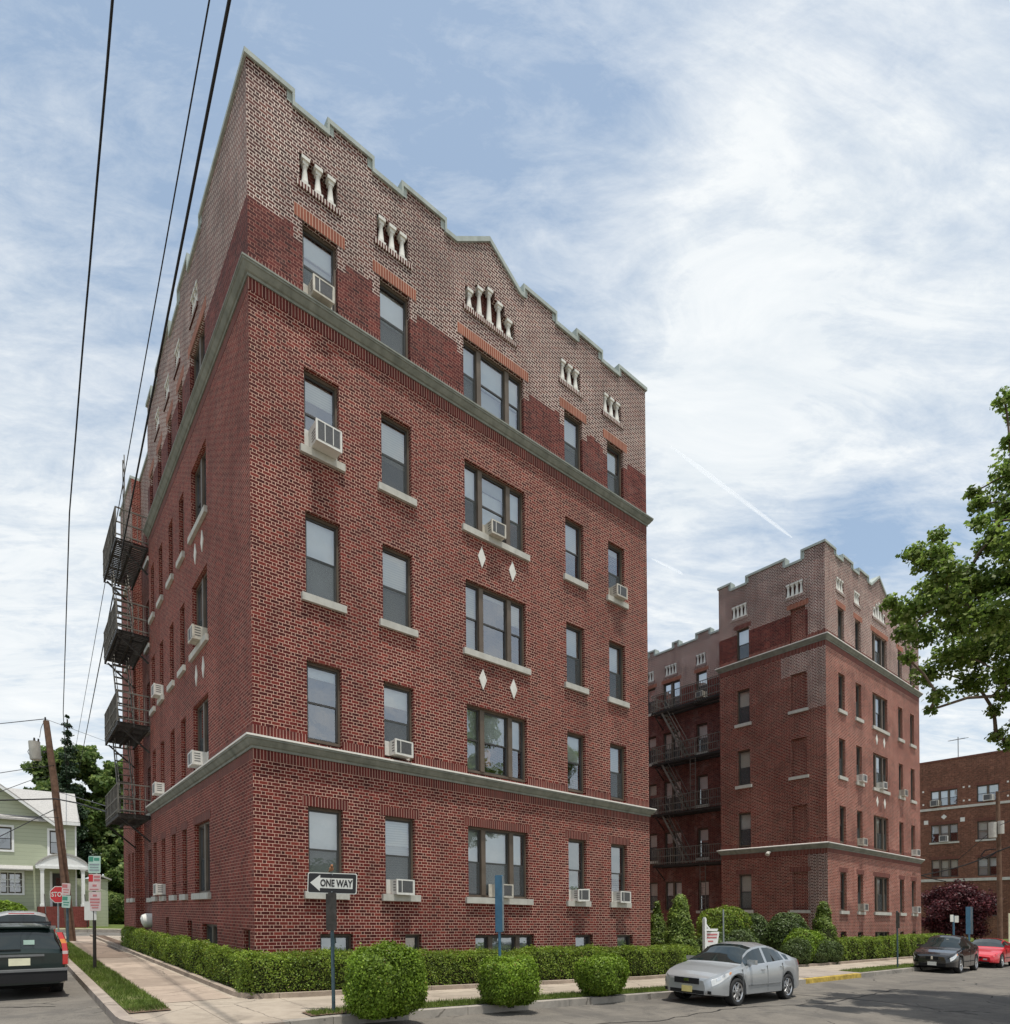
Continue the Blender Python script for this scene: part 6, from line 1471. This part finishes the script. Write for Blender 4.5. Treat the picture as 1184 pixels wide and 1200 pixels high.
base = mp.outputs[0]
n1 = w.noise(base, .9, 9, .6, .4)
mp2 = w.n('ShaderNodeMapping'); w.l(base, mp2.inputs[0]); mp2.inputs['Scale'].default_value = (.9, 2.4, 1); mp2.inputs['Rotation'].default_value = (0, 0, R(12))
n2 = w.noise(mp2.outputs[0], 2.6, 10, .66, .9)
mp3 = w.n('ShaderNodeMapping'); w.l(base, mp3.inputs[0]); mp3.inputs['Scale'].default_value = (1., 2.1, 1); mp3.inputs['Rotation'].default_value = (0, 0, R(-38))
n3 = w.noise(mp3.outputs[0], 9., 8, .68, .4)
bank = w.M('ADD', w.M('MULTIPLY', n1, .30), w.M('ADD', w.M('MULTIPLY', n2, .34), w.M('MULTIPLY', n3, .36)))
# where the cloud banks and the blue gaps lie in the sky: (direction, spread, amount)
acc = None
wp = w.n('ShaderNodeTexNoise'); wp.inputs['Scale'].default_value = 2.2; wp.inputs['Detail'].default_value = 5; w.l(gen, wp.inputs['Vector'])
wm = w.n('ShaderNodeVectorMath', operation='MULTIPLY_ADD'); w.l(wp.outputs['Color'], wm.inputs[0]); wm.inputs[1].default_value = (.22, .22, .22); wm.inputs[2].default_value = (-.11, -.11, -.11)
wa = w.n('ShaderNodeVectorMath', operation='ADD'); w.l(gen, wa.inputs[0]); w.l(wm.outputs[0], wa.inputs[1])
for d, sp_, am in (((.284, .526, .802), .34, -.075), ((.034, .66, .75), .30, -.03), ((.42, .502, .756), .20, -.055), ((.578, .306, .757), .26, .045), ((.729, .21, .652), .30, .05), ((.723, .334, .605), .17, .08), ((.664, .479, .574), .13, .14), ((.60, .42, .68), .16, .10),
                   ((.82, .33, .475), .075, -.22), ((.88, .22, .43), .09, -.12), ((.74, .455, .50), .07, -.10), ((.042, .902, .429), .26, .13), ((.025, .81, .586), .16, .02), ((.93, .255, .264), .2, .12), ((.75, .52, .40), .12, .14), ((-.2, .95, .22), .3, .1), ((.094, .68, .727), .12, -.03), ((0, -1, .4), .9, .1)):
    l = math.sqrt(sum(k*k for k in d)); dd = w.n('ShaderNodeVectorMath', operation='DISTANCE'); w.l(wa.outputs[0], dd.inputs[0]); dd.inputs[1].default_value = tuple(k/l for k in d)
    q = w.n('ShaderNodeMapRange', interpolation_type='SMOOTHSTEP'); w.l(dd.outputs['Value'], q.inputs[0]); q.inputs[1].default_value = 0; q.inputs[2].default_value = sp_*1.5; q.inputs[3].default_value = am; q.inputs[4].default_value = 0
    acc = q.outputs[0] if acc is None else w.M('ADD', acc, q.outputs[0])
hz = w.M('MULTIPLY', w.rng(sp.outputs[2], .0, .35, 1., 0.), .12)
dens = w.rng(w.M('ADD', bank, w.M('ADD', acc, hz)), .39, .68, 0., 1.)
dens = w.M('MULTIPLY', dens, .96)
skyc = w.n('ShaderNodeMix', data_type='RGBA', blend_type='MULTIPLY'); skyc.inputs[0].default_value = 1; w.l(sky.outputs[0], skyc.inputs[6]); skyc.inputs[7].default_value = (.125, .125, .125, 1)
veil = w.mix(.46, skyc.outputs[2], (.40, .51, .61))
cloud = w.mix(w.rng(n2, .3, .72), (.60, .655, .70), (.80, .815, .815))
colr = w.mix(dens, veil, cloud)
bg = w.n('ShaderNodeBackground'); w.l(colr, bg.inputs[0]); bg.inputs[1].default_value = 1.
w.l(bg.outputs[0], w.out.inputs[0])
SC.render.engine = 'CYCLES'
SC.view_settings.view_transform = 'Standard'; SC.view_settings.look = 'None'; SC.view_settings.exposure = .35; SC.view_settings.gamma = 1.
try: SC.cycles.max_bounces = 8; SC.cycles.transparent_max_bounces = 16
except Exception: pass
